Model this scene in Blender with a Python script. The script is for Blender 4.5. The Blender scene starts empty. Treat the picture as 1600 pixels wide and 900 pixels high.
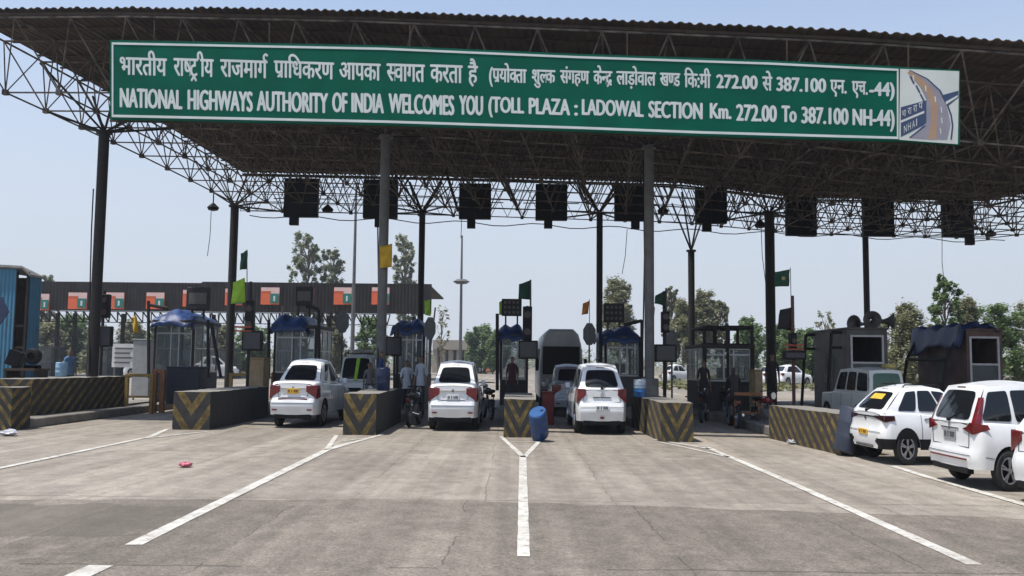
import bpy, bmesh, math, random
from mathutils import Vector, Matrix, noise
random.seed(7)
R = math.radians
scene = bpy.context.scene
COL = scene.collection
# ------------------------------------------------------------------ camera
FPX, CX, CY = 1414.0, 800.0, 450.0
PITCH = math.atan(118/1414.0); ROLL = math.atan(.0105)
CAMP = Vector((0, 0, 1.6))
F_ = Vector((0, math.cos(PITCH), math.sin(PITCH))); U0 = Vector((0, -math.sin(PITCH), math.cos(PITCH))); X0 = Vector((1, 0, 0))
UP = U0*math.cos(ROLL) - X0*math.sin(ROLL); RT = X0*math.cos(ROLL) + U0*math.sin(ROLL)
def ray(px, py): return F_*FPX + RT*(px-CX) + UP*(CY-py)
def PT(px, py, D):
    r = ray(px, py); return CAMP + r*(D/r.y)
def GR(px, py, z=0.0):
    r = ray(px, py); return CAMP + r*((z-CAMP.z)/r.z)
cam = bpy.data.cameras.new('camera'); camo = bpy.data.objects.new('camera', cam); COL.objects.link(camo)
cam.sensor_width = 36; cam.lens = 36*FPX/1600; cam.clip_start = .1; cam.clip_end = 6000
M = Matrix((RT, UP, -F_)).transposed().to_4x4(); M.translation = CAMP; camo.matrix_world = M
scene.camera = camo
# ------------------------------------------------------------------ materials
MATS = {}
def nodes_of(m): return m.node_tree.nodes, m.node_tree.links
def mat(name, col, rough=.6, metal=0.0, var=.25, scale=6.0, bump=0.0, coat=0.0, spec=None, alpha=None, dirt=None, trans=None):
    if name in MATS: return MATS[name]
    m = bpy.data.materials.new(name); m.use_nodes = True; N, L = nodes_of(m)
    b = N['Principled BSDF']; b.inputs['Roughness'].default_value = rough; b.inputs['Metallic'].default_value = metal
    if spec is not None: b.inputs['Specular IOR Level'].default_value = spec
    if coat: b.inputs['Coat Weight'].default_value = coat; b.inputs['Coat Roughness'].default_value = .05
    tc = N.new('ShaderNodeTexCoord'); nz = N.new('ShaderNodeTexNoise'); nz.inputs['Scale'].default_value = scale; nz.inputs['Detail'].default_value = 6
    L.new(tc.outputs['Object'], nz.inputs['Vector'])
    rp = N.new('ShaderNodeValToRGB'); rp.color_ramp.elements[0].position = .3; rp.color_ramp.elements[1].position = .7
    d = dirt if dirt else tuple(c*(1-var) for c in col)
    rp.color_ramp.elements[0].color = (*d, 1); rp.color_ramp.elements[1].color = (*[min(1, c*(1+var*.35)) for c in col], 1)
    L.new(nz.outputs['Fac'], rp.inputs['Fac']); L.new(rp.outputs['Color'], b.inputs['Base Color'])
    if bump:
        bp = N.new('ShaderNodeBump'); bp.inputs['Strength'].default_value = bump; bp.inputs['Distance'].default_value = .02
        L.new(nz.outputs['Fac'], bp.inputs['Height']); L.new(bp.outputs['Normal'], b.inputs['Normal'])
    MATS[name] = m; return m
def mathn(N, L, op, a, b=None, c=None):
    n = N.new('ShaderNodeMath'); n.operation = op
    for i, v in enumerate((a, b, c)):
        if v is None: continue
        if isinstance(v, (int, float)): n.inputs[i].default_value = v
        else: L.new(v, n.inputs[i])
    return n.outputs[0]
def mixc(N, L, f, a, b):
    n = N.new('ShaderNodeMix'); n.data_type = 'RGBA'
    if isinstance(f, (int, float)): n.inputs[0].default_value = f
    else: L.new(f, n.inputs[0])
    for i, v in ((6, a), (7, b)):
        if isinstance(v, tuple): n.inputs[i].default_value = (*v, 1)
        else: L.new(v, n.inputs[i])
    return n.outputs[2]
def noisen(N, L, vec, scale, detail=5, rough=.55):
    n = N.new('ShaderNodeTexNoise'); n.inputs['Scale'].default_value = scale; n.inputs['Detail'].default_value = detail; n.inputs['Roughness'].default_value = rough
    if vec is not None: L.new(vec, n.inputs['Vector'])
    return n.outputs['Fac']
def rampn(N, L, fac, p0, p1, c0=(0, 0, 0), c1=(1, 1, 1)):
    n = N.new('ShaderNodeValToRGB'); e = n.color_ramp.elements
    e[0].position = p0; e[1].position = p1; e[0].color = (*c0, 1); e[1].color = (*c1, 1); L.new(fac, n.inputs['Fac']); return n.outputs['Color']
def paving(name, light, dark, grain, joint_x, joint_y, off, patch=None, jw=.5):
    m = bpy.data.materials.new(name); m.use_nodes = True; N, L = nodes_of(m); b = N['Principled BSDF']; b.inputs['Roughness'].default_value = .9
    b.inputs['Specular IOR Level'].default_value = .25
    tc = N.new('ShaderNodeTexCoord'); v = tc.outputs['Object']
    big = noisen(N, L, v, .22, 4); mid = noisen(N, L, v, 1.7, 6, .65); fine = noisen(N, L, v, 30, 3, .8); grit = noisen(N, L, v, 75, 2, .7)
    mp = N.new('ShaderNodeMapping'); mp.inputs['Scale'].default_value = (2.2, .09, 1); L.new(v, mp.inputs['Vector'])
    streak = noisen(N, L, mp.outputs[0], 1.0, 5, .6)
    f = mathn(N, L, 'MULTIPLY_ADD', big, .5, mathn(N, L, 'MULTIPLY', mid, .35)); f = mathn(N, L, 'MULTIPLY_ADD', streak, .3, f)
    c = mixc(N, L, rampn(N, L, f, .46, .66), dark, light)
    # every slab a slightly different cast tone
    s0 = N.new('ShaderNodeSeparateXYZ'); L.new(v, s0.inputs[0]); cb = N.new('ShaderNodeCombineXYZ')
    L.new(mathn(N, L, 'FLOOR', mathn(N, L, 'DIVIDE', mathn(N, L, 'ADD', s0.outputs[0], off[0]), joint_x)), cb.inputs[0]); L.new(mathn(N, L, 'FLOOR', mathn(N, L, 'DIVIDE', mathn(N, L, 'ADD', s0.outputs[1], off[1]), joint_y)), cb.inputs[1])
    wn_ = N.new('ShaderNodeTexWhiteNoise'); L.new(cb.outputs[0], wn_.inputs[0]); slab = rampn(N, L, wn_.outputs[0], 0, 1, (.90,)*3, (1.07,)*3)
    mul = N.new('ShaderNodeMix'); mul.data_type = 'RGBA'; mul.blend_type = 'MULTIPLY'; mul.inputs[0].default_value = 1; L.new(c, mul.inputs[6]); L.new(slab, mul.inputs[7]); c = mul.outputs[2]
    mp5 = N.new('ShaderNodeMapping'); mp5.inputs['Scale'].default_value = (1.4, 1.0, 1); mp5.inputs['Rotation'].default_value = (0, 0, .3); L.new(v, mp5.inputs['Vector']); mo = rampn(N, L, noisen(N, L, mp5.outputs[0], 3.2, 8, .72), .36, .64, (.82,)*3, (1.13,)*3)
    mul = N.new('ShaderNodeMix'); mul.data_type = 'RGBA'; mul.blend_type = 'MULTIPLY'; mul.inputs[0].default_value = 1; L.new(c, mul.inputs[6]); L.new(mo, mul.inputs[7]); c = mul.outputs[2]
    # wheel-worn bands along the lanes
    mp3 = N.new('ShaderNodeMapping'); mp3.inputs['Scale'].default_value = (3.1, .045, 1); L.new(v, mp3.inputs['Vector']); tk = rampn(N, L, noisen(N, L, mp3.outputs[0], 1, 4, .55), .40, .62, (.84,)*3, (1.05,)*3)
    mul = N.new('ShaderNodeMix'); mul.data_type = 'RGBA'; mul.blend_type = 'MULTIPLY'; mul.inputs[0].default_value = 1; L.new(c, mul.inputs[6]); L.new(tk, mul.inputs[7]); c = mul.outputs[2]
    g = rampn(N, L, fine, .3, .75, (1-grain,)*3, (1+grain*.5,)*3)
    mul = N.new('ShaderNodeMix'); mul.data_type = 'RGBA'; mul.blend_type = 'MULTIPLY'; mul.inputs[0].default_value = 1; L.new(c, mul.inputs[6]); L.new(g, mul.inputs[7]); c = mul.outputs[2]
    g2 = rampn(N, L, grit, .35, .7, (1-grain*.9,)*3, (1.08,)*3)
    mul = N.new('ShaderNodeMix'); mul.data_type = 'RGBA'; mul.blend_type = 'MULTIPLY'; mul.inputs[0].default_value = 1; L.new(c, mul.inputs[6]); L.new(g2, mul.inputs[7]); c = mul.outputs[2]
    # joints and cracks
    sx = N.new('ShaderNodeSeparateXYZ'); L.new(v, sx.inputs[0])
    wob = mathn(N, L, 'MULTIPLY', mathn(N, L, 'SUBTRACT', noisen(N, L, v, .9, 6, .7), .5), .22)
    def line(coord, period, o, w):
        a = mathn(N, L, 'ADD', mathn(N, L, 'ADD', coord, wob), o)
        a = mathn(N, L, 'PINGPONG', a, period/2)
        return mathn(N, L, 'LESS_THAN', a, w)
    j = mathn(N, L, 'MAXIMUM', line(sx.outputs[0], joint_x, off[0], .008), line(sx.outputs[1], joint_y, off[1], .022))
    brk = mathn(N, L, 'GREATER_THAN', noisen(N, L, v, .6, 3), .47)
    j = mathn(N, L, 'MULTIPLY', j, brk)
    j = mathn(N, L, 'MULTIPLY', j, jw)
    c = mixc(N, L, j, c, (.035, .03, .027))
    # oil drips and stains, irregular shapes
    st = rampn(N, L, noisen(N, L, v, .75, 7, .6), .58, .70)
    c = mixc(N, L, mathn(N, L, 'MULTIPLY', st, .34), c, tuple(x*.35 for x in dark))
    mp4 = N.new('ShaderNodeMapping'); mp4.inputs['Scale'].default_value = (5, 1.1, 1); L.new(v, mp4.inputs['Vector']); dr = rampn(N, L, noisen(N, L, mp4.outputs[0], 1.3, 5, .7), .66, .72)
    c = mixc(N, L, mathn(N, L, 'MULTIPLY', dr, .38), c, tuple(x*.4 for x in dark))
    lt = rampn(N, L, noisen(N, L, v, 1.1, 6, .65), .60, .72); c = mixc(N, L, mathn(N, L, 'MULTIPLY', lt, .35), c, tuple(min(1, x*1.22) for x in light))
    if patch:
        (x0, x1, y0, y1) = patch
        wx = mathn(N, L, 'ADD', sx.outputs[0], mathn(N, L, 'MULTIPLY', mathn(N, L, 'SUBTRACT', mid, .5), 1.2)); wy = mathn(N, L, 'ADD', sx.outputs[1], mathn(N, L, 'MULTIPLY', mathn(N, L, 'SUBTRACT', mid, .5), .8))
        p = mathn(N, L, 'MULTIPLY', mathn(N, L, 'MULTIPLY', mathn(N, L, 'GREATER_THAN', wx, x0), mathn(N, L, 'LESS_THAN', wx, x1)), mathn(N, L, 'MULTIPLY', mathn(N, L, 'GREATER_THAN', wy, y0), mathn(N, L, 'LESS_THAN', wy, y1)))
        c = mixc(N, L, mathn(N, L, 'MULTIPLY', p, mathn(N, L, 'MULTIPLY_ADD', fine, .8, .1)), c, tuple(x*.45 for x in dark))
    L.new(c, b.inputs['Base Color'])
    bp = N.new('ShaderNodeBump'); bp.inputs['Strength'].default_value = .35; bp.inputs['Distance'].default_value = .012
    L.new(mathn(N, L, 'ADD', fine, grit), bp.inputs['Height']); L.new(bp.outputs['Normal'], b.inputs['Normal'])
    return m
def stripes_mat(name, xc, per, slope, yel=(.21, .145, .04), blk=(.02, .02, .02), yk=.55, ph=0.0, xk=1.0, plain=False):
    m = bpy.data.materials.new(name); m.use_nodes = True; N, L = nodes_of(m); b = N['Principled BSDF']; b.inputs['Roughness'].default_value = .85
    tc = N.new('ShaderNodeTexCoord'); v = tc.outputs['Object']; sx = N.new('ShaderNodeSeparateXYZ'); L.new(v, sx.inputs[0])
    ax = mathn(N, L, 'ABSOLUTE', mathn(N, L, 'SUBTRACT', sx.outputs[0], xc))
    u = mathn(N, L, 'MULTIPLY_ADD', ax, -slope*xk, mathn(N, L, 'MULTIPLY_ADD', sx.outputs[1], yk, sx.outputs[2]))
    u = mathn(N, L, 'ADD', u, mathn(N, L, 'MULTIPLY', noisen(N, L, v, 3, 4), .05))
    fr = mathn(N, L, 'FRACT', mathn(N, L, 'ADD', mathn(N, L, 'DIVIDE', u, per), ph))
    s = mathn(N, L, 'GREATER_THAN', fr, .56)
    # worn paint and grime
    w = rampn(N, L, noisen(N, L, v, 5, 8, .7), .42, .62)
    yc = mixc(N, L, w, tuple(c*.35 for c in yel), yel); bc = mixc(N, L, w, (.035, .032, .028), blk)
    c = mixc(N, L, s, bc, yc)
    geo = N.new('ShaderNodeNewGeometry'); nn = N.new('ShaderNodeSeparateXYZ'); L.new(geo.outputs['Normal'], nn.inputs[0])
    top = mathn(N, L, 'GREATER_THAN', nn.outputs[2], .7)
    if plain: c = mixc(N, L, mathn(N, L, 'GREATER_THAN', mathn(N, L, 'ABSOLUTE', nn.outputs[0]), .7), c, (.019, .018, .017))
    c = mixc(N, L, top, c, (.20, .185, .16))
    chip = rampn(N, L, noisen(N, L, v, 9, 6, .8), .66, .70)
    c = mixc(N, L, mathn(N, L, 'MULTIPLY', chip, .6), c, (.16, .14, .12))
    L.new(c, b.inputs['Base Color'])
    bp = N.new('ShaderNodeBump'); bp.inputs['Strength'].default_value = .5; bp.inputs['Distance'].default_value = .02; L.new(noisen(N, L, v, 12, 6, .7), bp.inputs['Height']); L.new(bp.outputs['Normal'], b.inputs['Normal'])
    return m
# ------------------------------------------------------------------ mesh builder
class MB:
    def __init__(s): s.v = []; s.f = []
    def add(s, vs, fs):
        n = len(s.v); s.v += [tuple(p) for p in vs]; s.f += [tuple(i+n for i in f) for f in fs]; return s
    def box(s, x0, x1, y0, y1, z0, z1, rz=0, c=None):
        vs = [Vector((x, y, z)) for x in (x0, x1) for y in (y0, y1) for z in (z0, z1)]
        if rz:
            c = c or ((x0+x1)/2, (y0+y1)/2); c = Vector((c[0], c[1], 0)); m = Matrix.Rotation(rz, 3, 'Z'); vs = [m @ (p-c)+c for p in vs]
        return s.add(vs, [(0, 1, 3, 2), (4, 6, 7, 5), (0, 4, 5, 1), (2, 3, 7, 6), (0, 2, 6, 4), (1, 5, 7, 3)])
    def cbox(s, c, size, rot=(0, 0, 0)):
        m = Matrix.Rotation(rot[2], 3, 'Z') @ Matrix.Rotation(rot[1], 3, 'Y') @ Matrix.Rotation(rot[0], 3, 'X'); c = Vector(c)
        vs = [c + m @ Vector((sx*size[0]/2, sy*size[1]/2, sz*size[2]/2)) for sx in (-1, 1) for sy in (-1, 1) for sz in (-1, 1)]
        return s.add(vs, [(0, 1, 3, 2), (4, 6, 7, 5), (0, 4, 5, 1), (2, 3, 7, 6), (0, 2, 6, 4), (1, 5, 7, 3)])
    def bar(s, a, b, r, n=4, r2=None, cap=True):
        a = Vector(a); b = Vector(b); d = b-a
        if d.length < 1e-6: return s
        q = d.to_track_quat('Z', 'Y'); r2 = r if r2 is None else r2; vs = []
        for p, rr in ((a, r), (b, r2)):
            for i in range(n):
                t = 2*math.pi*(i+.5)/n; vs.append(p + q @ Vector((rr*math.cos(t), rr*math.sin(t), 0)))
        fs = [(i, (i+1) % n, n+(i+1) % n, n+i) for i in range(n)]
        if cap: fs += [tuple(range(n-1, -1, -1)), tuple(range(n, 2*n))]
        return s.add(vs, fs)
    def path(s, pts, r, n=6):
        for a, b in zip(pts, pts[1:]): s.bar(a, b, r, n)
        return s
    def lathe(s, prof, n=16, c=(0, 0, 0), axis='Z', rot=None, caps=True):
        c = Vector(c); vs = []; k = len(prof)
        for i in range(n):
            t = 2*math.pi*i/n
            for (r, h) in prof:
                p = Vector((r*math.cos(t), r*math.sin(t), h))
                if axis == 'X': p = Vector((h, p.x, p.y))
                if axis == 'Y': p = Vector((p.x, h, p.y))
                if rot: p = rot @ p
                vs.append(c+p)
        fs = [(i*k+j, ((i+1) % n)*k+j, ((i+1) % n)*k+j+1, i*k+j+1) for i in range(n) for j in range(k-1)]
        if caps: fs += [tuple(i*k for i in range(n-1, -1, -1)), tuple(i*k+k-1 for i in range(n))]
        return s.add(vs, fs)
    def prism(s, poly, d):
        """poly: list of 3D points (planar), d: extrusion vector"""
        n = len(poly); d = Vector(d); vs = [Vector(p) for p in poly] + [Vector(p)+d for p in poly]
        fs = [tuple(range(n-1, -1, -1)), tuple(range(n, 2*n))] + [(i, (i+1) % n, n+(i+1) % n, n+i) for i in range(n)]
        return s.add(vs, fs)
    def grid(s, fn, nu, nv, close=False):
        vs = [fn(i/nu, j/nv) for i in range(nu+1) for j in range(nv+1)]
        fs = [(i*(nv+1)+j, (i+1)*(nv+1)+j, (i+1)*(nv+1)+j+1, i*(nv+1)+j+1) for i in range(nu) for j in range(nv)]
        return s.add(vs, fs)
    def xf(s, m): s.v = [tuple(m @ Vector(p)) for p in s.v]; return s
    def build(s, name, m, parent=None, origin=None, bevel=0, seg=2, smooth=False, fix=True, solid=0, weld=0):
        o = origin if origin is not None else Vector((0, 0, 0))
        if parent is not None and origin is None:
            r = parent
            while r.parent: r = r.parent
            o = WORLD.get(r.name, Vector((0, 0, 0)))
        vs = [(p[0]-o[0], p[1]-o[1], p[2]-o[2]) for p in s.v] if (o[0] or o[1] or o[2]) else s.v
        me = bpy.data.meshes.new(name); me.from_pydata(vs, [], s.f)
        ms = m if isinstance(m, (list, tuple)) else [m]
        for k in ms: me.materials.append(k)
        if fix:
            bm = bmesh.new(); bm.from_mesh(me)
            if weld: bmesh.ops.remove_doubles(bm, verts=bm.verts, dist=weld)
            bmesh.ops.recalc_face_normals(bm, faces=bm.faces); bm.to_mesh(me); bm.free()
        if smooth:
            for p in me.polygons: p.use_smooth = True
            me.set_sharp_from_angle(angle=R(smooth if smooth is not True else 35))
        ob = bpy.data.objects.new(name, me); COL.objects.link(ob)
        if parent: ob.parent = parent
        elif origin is not None: ob.location = o
        if solid:
            sm = ob.modifiers.new('solid', 'SOLIDIFY'); sm.thickness = solid; sm.offset = 0
        if bevel:
            bv = ob.modifiers.new('bevel', 'BEVEL'); bv.width = bevel; bv.segments = seg; bv.limit_method = 'ANGLE'; bv.angle_limit = R(30)
            for p in me.polygons: p.use_smooth = True
            me.set_sharp_from_angle(angle=R(50))
        return ob
WORLD = {}     # root name -> world origin for parts given in world coordinates
def tag(o, label=None, cat=None, group=None, kind=None):
    if label: o['label'] = label
    if cat: o['category'] = cat
    if group: o['group'] = group
    if kind: o['kind'] = kind
    return o
def thing(name, label, cat, loc, group=None, world=True):
    o = bpy.data.objects.new(name, None); COL.objects.link(o); o.location = loc; o.empty_display_size = .2
    tag(o, label, cat, group)
    if world: WORLD[o.name] = Vector(loc)
    return o
def dup(root, loc, label=None, group=None):
    r = root.copy(); COL.objects.link(r); r.location = loc
    if label: r['label'] = label
    if group: r['group'] = group
    def rec(a, b):
        for ch in a.children:
            c = ch.copy(); COL.objects.link(c); c.parent = b; rec(ch, c)
    rec(root, r); return r
K = .645     # narrow across: everything in the photograph stands this much narrower than high
# ------------------------------------------------------------------ shared materials
steel_dark = mat('painted_dark_steel', (.018, .0175, .018), .65, .1, .3, 5, dirt=(.034, .027, .022), spec=.25)
steel_brown = mat('weathered_brown_steel', (.070, .050, .038), .8, .1, .4, 5, spec=.25)
steel_grey = mat('grey_painted_steel', (.115, .115, .112), .55, .2, .35, 4, dirt=(.09, .085, .08))
roof_mat = mat('dark_corrugated_sheet', (.085, .064, .050), .8, .0, .45, .9, dirt=(.040, .031, .026), spec=.2)
black_pl = mat('black_plastic', (.009, .009, .010), .6, 0, .2, 8, spec=.2)
rubber = mat('tyre_rubber', (.018, .018, .018), .85, 0, .3, 10)
alloy = mat('silver_alloy', (.5, .5, .52), .3, .8, .1, 8)
white_paint = mat('white_car_paint', (.80, .80, .79), .28, 0, .05, 2.5, coat=.6, dirt=(.70, .69, .66))
white_dull = mat('dusty_white_paint', (.62, .62, .60), .55, 0, .15, 3)
silver_paint = mat('dusty_silver_paint', (.33, .34, .35), .4, .3, .15, 3, coat=.3)
car_glass = mat('tinted_glass', (.010, .012, .014), .07, 0, .1, 1, spec=.5)
pale_glass = mat('dusty_booth_glass', (.16, .18, .19), .18, 0, .35, 2.5, spec=.6)
N, L = nodes_of(pale_glass); trn = N.new('ShaderNodeBsdfTransparent'); trn.inputs[0].default_value = (.86, .9, .9, 1); mxg = N.new('ShaderNodeMixShader'); mxg.inputs[0].default_value = .62; L.new(N['Principled BSDF'].outputs[0], mxg.inputs[1]); L.new(trn.outputs[0], mxg.inputs[2]); L.new(mxg.outputs[0], N['Material Output'].inputs[0])
red_lens = mat('red_lens', (.16, .008, .010), .15, 0, .6, 9, coat=.5)
orange_lens = mat('orange_lens', (.7, .22, .03), .2, 0, .1, 8)
chrome = mat('chrome_trim', (.6, .6, .6), .15, .95, .05, 8)
plate_white = mat('white_number_plate', (.7, .7, .68), .4, 0, .08, 20)
plate_yellow = mat('yellow_number_plate', (.75, .42, .03), .4, 0, .08, 20)
glyph = mat('dark_plate_print', (.03, .03, .03), .6, 0, .1, 20)
tarp_blue = mat('blue_tarpaulin', (.012, .045, .17), .5, 0, .5, 3, bump=.6, dirt=(.012, .025, .07))
concrete = mat('island_concrete', (.20, .18, .155), .9, 0, .4, 2.5, bump=.4)
alu = mat('aluminium_frame', (.42, .42, .43), .4, .4, .2, 6)
orange_st = mat('rusty_orange_paint', (.24, .095, .03), .7, 0, .5, 5, dirt=(.17, .07, .03))
yellow_st = mat('faded_yellow_paint', (.27, .17, .045), .7, 0, .4, 5)
wood = mat('pale_plywood', (.38, .27, .15), .8, 0, .3, 4)
skinm = mat('brown_skin', (.20, .105, .06), .55, 0, .1, 10)
hairm = mat('black_hair', (.012, .01, .01), .6, 0, .2, 20)
# ------------------------------------------------------------------ ground, road
g = MB().add([(-1500, -60, 0), (1500, -60, 0), (1500, 3000, 0), (-1500, 3000, 0)], [(0, 1, 2, 3)])
tag(g.build('ground', paving('dusty_earth', (.27, .235, .18), (.17, .15, .105), .2, 400, 400, (0, 0))), kind='structure')
g = MB().add([(-60, -12, .004), (60, -12, .004), (60, 135, .004), (-60, 135, .004)], [(0, 1, 2, 3)])
apron_m = paving('pale_concrete_paving', (.365, .320, .262), (.240, .207, .166), .22, 1.52, 5.45, (.3, .15), jw=.45)
tag(g.build('concrete_road', apron_m), kind='structure')
# asphalt in front, edge slightly uneven
pts = []
for px in range(-200, 1850, 50):
    yb = 781 + max(0, px-700)*.033 + random.uniform(-1.2, 1.2)
    p = GR(px, yb, .008); pts.append(p)
x0, x1 = pts[0].x-30, pts[-1].x+30
vs = [(x0, -12, .008)] + [(x0, pts[0].y, .008)] + [tuple(p) for p in pts] + [(x1, pts[-1].y, .008), (x1, -12, .008)]
pt0 = GR(0, 835); pt1 = GR(190, 790)
asph_m = paving('worn_asphalt', (.300, .257, .208), (.217, .187, .150), .42, 1.9, 4.1, (.5, 1.0), patch=(-9, GR(270, 810).x, GR(0, 838).y, GR(0, 788).y), jw=.5)
me = MB().add(vs, [tuple(range(len(vs)))]); tag(me.build('asphalt_road', asph_m), kind='structure')
# markings
def marking_mat():
    m = bpy.data.materials.new('road_paint'); m.use_nodes = True; N, L = nodes_of(m); b = N['Principled BSDF']; b.inputs['Roughness'].default_value = .8
    tc = N.new('ShaderNodeTexCoord'); v = tc.outputs['Object']
    c = mixc(N, L, rampn(N, L, noisen(N, L, v, 2.2, 8, .7), .30, .58), (.34, .31, .26), (.56, .535, .475))
    c = mixc(N, L, rampn(N, L, noisen(N, L, v, 7, 9, .85), .51, .60), c, (.25, .215, .18)); L.new(c, b.inputs['Base Color']); return m
mk = marking_mat()
def stroke(mb, pl, w0, w1, z=.013):
    """polyline in photo px on the ground, width in metres"""
    P = [GR(a, b, z) for a, b in pl]; n = len(P)
    for i in range(n-1):
        k = max(2, int((P[i+1]-P[i]).length/.25)); d = (P[i+1]-P[i]).normalized(); s = Vector((-d.y, d.x, 0)); vs = []
        for j in range(k+1):
            t = (i+j/k)/(n-1); w = (w0+(w1-w0)*t)/2; q = P[i].lerp(P[i+1], j/k)
            vs += [q+s*(w+random.uniform(-.003, .003)), q-s*(w+random.uniform(-.003, .003))]
        mb.add(vs, [(2*j, 2*j+1, 2*j+3, 2*j+2) for j in range(k)])
mb = MB()
stroke(mb, [(818, 869), (817, 712)], .105, .12)
stroke(mb, [(818, 714), (783, 682)], .10, .09); stroke(mb, [(819, 714), (842, 690)], .10, .09)
stroke(mb, [(208, 851), (500, 708), (516, 700)], .15, .13); stroke(mb, [(510, 703), (526, 680)], .10, .09); stroke(mb, [(512, 702), (600, 678)], .14, .1)
stroke(mb, [(1523, 882), (1215, 745), (1103, 698)], .13, .12); stroke(mb, [(1110, 701), (1020, 686)], .10, .10); stroke(mb, [(1140, 714), (1030, 690)], .08, .08)
stroke(mb, [(-60, 743), (0, 731), (235, 682), (262, 670)], .13, .12); stroke(mb, [(222, 685), (325, 674)], .1, .08)
for a, b in (((228, 684), (262, 682)), ((236, 680), (285, 678)), ((524, 697), (552, 690)), ((530, 690), (572, 684)), ((806, 697), (832, 697)), ((798, 690), (838, 690)), ((1085, 696), (1108, 697)), ((1062, 691), (1092, 692))):
    stroke(mb, [a, b], .06, .06, .0145)
stroke(mb, [(110, 905), (158, 883)], .19, .19)
stroke(mb, [(1395, 728), (1440, 742), (1600, 788), (1700, 818)], .13, .13)
stroke(mb, [(1620, 925), (1760, 985)], .18, .18)
stroke(mb, [(60, 662), (100, 655), (190, 648)], .1, .1)
tag(mb.build('road_markings', mk, fix=False), kind='structure')
for v in (): pass
# ------------------------------------------------------------------ world + sun
w = bpy.data.worlds.new('World'); scene.world = w; w.use_nodes = True; N = w.node_tree.nodes; L = w.node_tree.links
sky = N.new('ShaderNodeTexSky'); sky.sky_type = 'NISHITA'; sky.sun_disc = False
SX, SY = .30, .14      # shadow shift per metre of height: +x, +y
sdir = Vector((-SX, -SY, 1)).normalized()      # towards the sun
el = math.asin(sdir.z); az = math.atan2(sdir.x, sdir.y)
sky.sun_elevation = el; sky.sun_rotation = az; sky.air_density = 1.0; sky.dust_density = 1.2; sky.ozone_density = 2.0; sky.altitude = 250
bg = N['Background']; bg.inputs['Strength'].default_value = .15
tcw = N.new('ShaderNodeTexCoord'); sxw = N.new('ShaderNodeSeparateXYZ'); L.new(tcw.outputs['Generated'], sxw.inputs[0])
mrw = N.new('ShaderNodeMapRange'); mrw.inputs['From Min'].default_value = 0.0; mrw.inputs['From Max'].default_value = .60; mrw.inputs['To Min'].default_value = 1.0; mrw.inputs['To Max'].default_value = 0.0; mrw.interpolation_type = 'SMOOTHSTEP'
L.new(sxw.outputs[2], mrw.inputs['Value']); mxw = N.new('ShaderNodeMix'); mxw.data_type = 'RGBA'; L.new(mrw.outputs[0], mxw.inputs[0]); L.new(sky.outputs[0], mxw.inputs[6])
mxw.inputs[7].default_value = (3.25, 3.50, 3.88, 1); L.new(mxw.outputs[2], bg.inputs[0])     # pale summer haze low in the sky
sl = bpy.data.lights.new('sun', 'SUN'); so = bpy.data.objects.new('sun', sl); COL.objects.link(so); sl.energy = 3.9; sl.angle = R(.55); sl.color = (1, .965, .91)
so.rotation_euler = sdir.to_track_quat('Z', 'Y').to_euler(); so.location = (0, 0, 60)
scene.view_settings.view_transform = 'Standard'; scene.view_settings.look = 'None'; scene.view_settings.gamma = 1; scene.view_settings.exposure = 0.46
try: scene.view_settings.use_curve_mapping = False
except Exception: pass
# ------------------------------------------------------------------ canopy
def lerp(a, b, t): return a+(b-a)*t
def poly_at(P, x):
    for a, b in zip(P, P[1:]):
        if x <= b.x or b is P[-1]:
            t = (x-a.x)/(b.x-a.x); return a.y+(b.y-a.y)*t, a.z+(b.z-a.z)*t
FE = [PT(-66, 14, 22.8), PT(200, 12, 22.4), PT(560, 19, 21.6), PT(1000, 36, 20.3), PT(1330, 50, 19.2), PT(1600, 68, 18.4), PT(2300, 110, 16.8)]
BE = [PT(380, 269, 39), PT(700, 276, 39), PT(1060, 286, 39), PT(1240, 309, 43.5), PT(1583, 315, 43.5), PT(1800, 320, 43.5)]
XR = 21.5
def roof(u, v):     # u 0..1 across, v 0..1 depth
    xf = lerp(FE[0].x, XR, u); xb = lerp(BE[0].x, XR+1.5, u); fy, fz = poly_at(FE, xf); by, bz = poly_at(BE, xb)
    sag = .12*math.sin(v*math.pi)
    return Vector((lerp(xf, xb, v), lerp(fy, by, v), lerp(fz, bz, v)+sag))
cano = thing('canopy', 'huge dark corrugated toll plaza canopy on steel space frame, over the lanes', 'canopy', (0, 30, 0))
sheet = MB(); n = 35.5/.052; n = int(n)
def rf(u, v, top):
    p = roof(u, v); i = round(u*n); q = i % 4
    p.z += (.022 if q in (1, 2) else -.016) + top
    if v < .001: p.y += .03*math.sin(i*.9)+(-.10 if 120 < i < 480 else 0); p.z += .02*noise.noise(Vector((i*.06, 0, 3)))
    return p
sheet.grid(lambda u, v: rf(u, v, 0), n, 8)
ro = sheet.build('roof_sheet', roof_mat, cano, solid=.02, fix=False)
for v_, dy_ in ((0, .12), (1, -.1)):
    fas = MB()
    for i in range(60): a = roof(i/60, v_); b = roof((i+1)/60, v_); fas.bar(a+Vector((0, dy_, -.11)), b+Vector((0, dy_, -.11)), .05)
    fas.build('edge_gutter', steel_brown, cano, fix=False)
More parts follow.
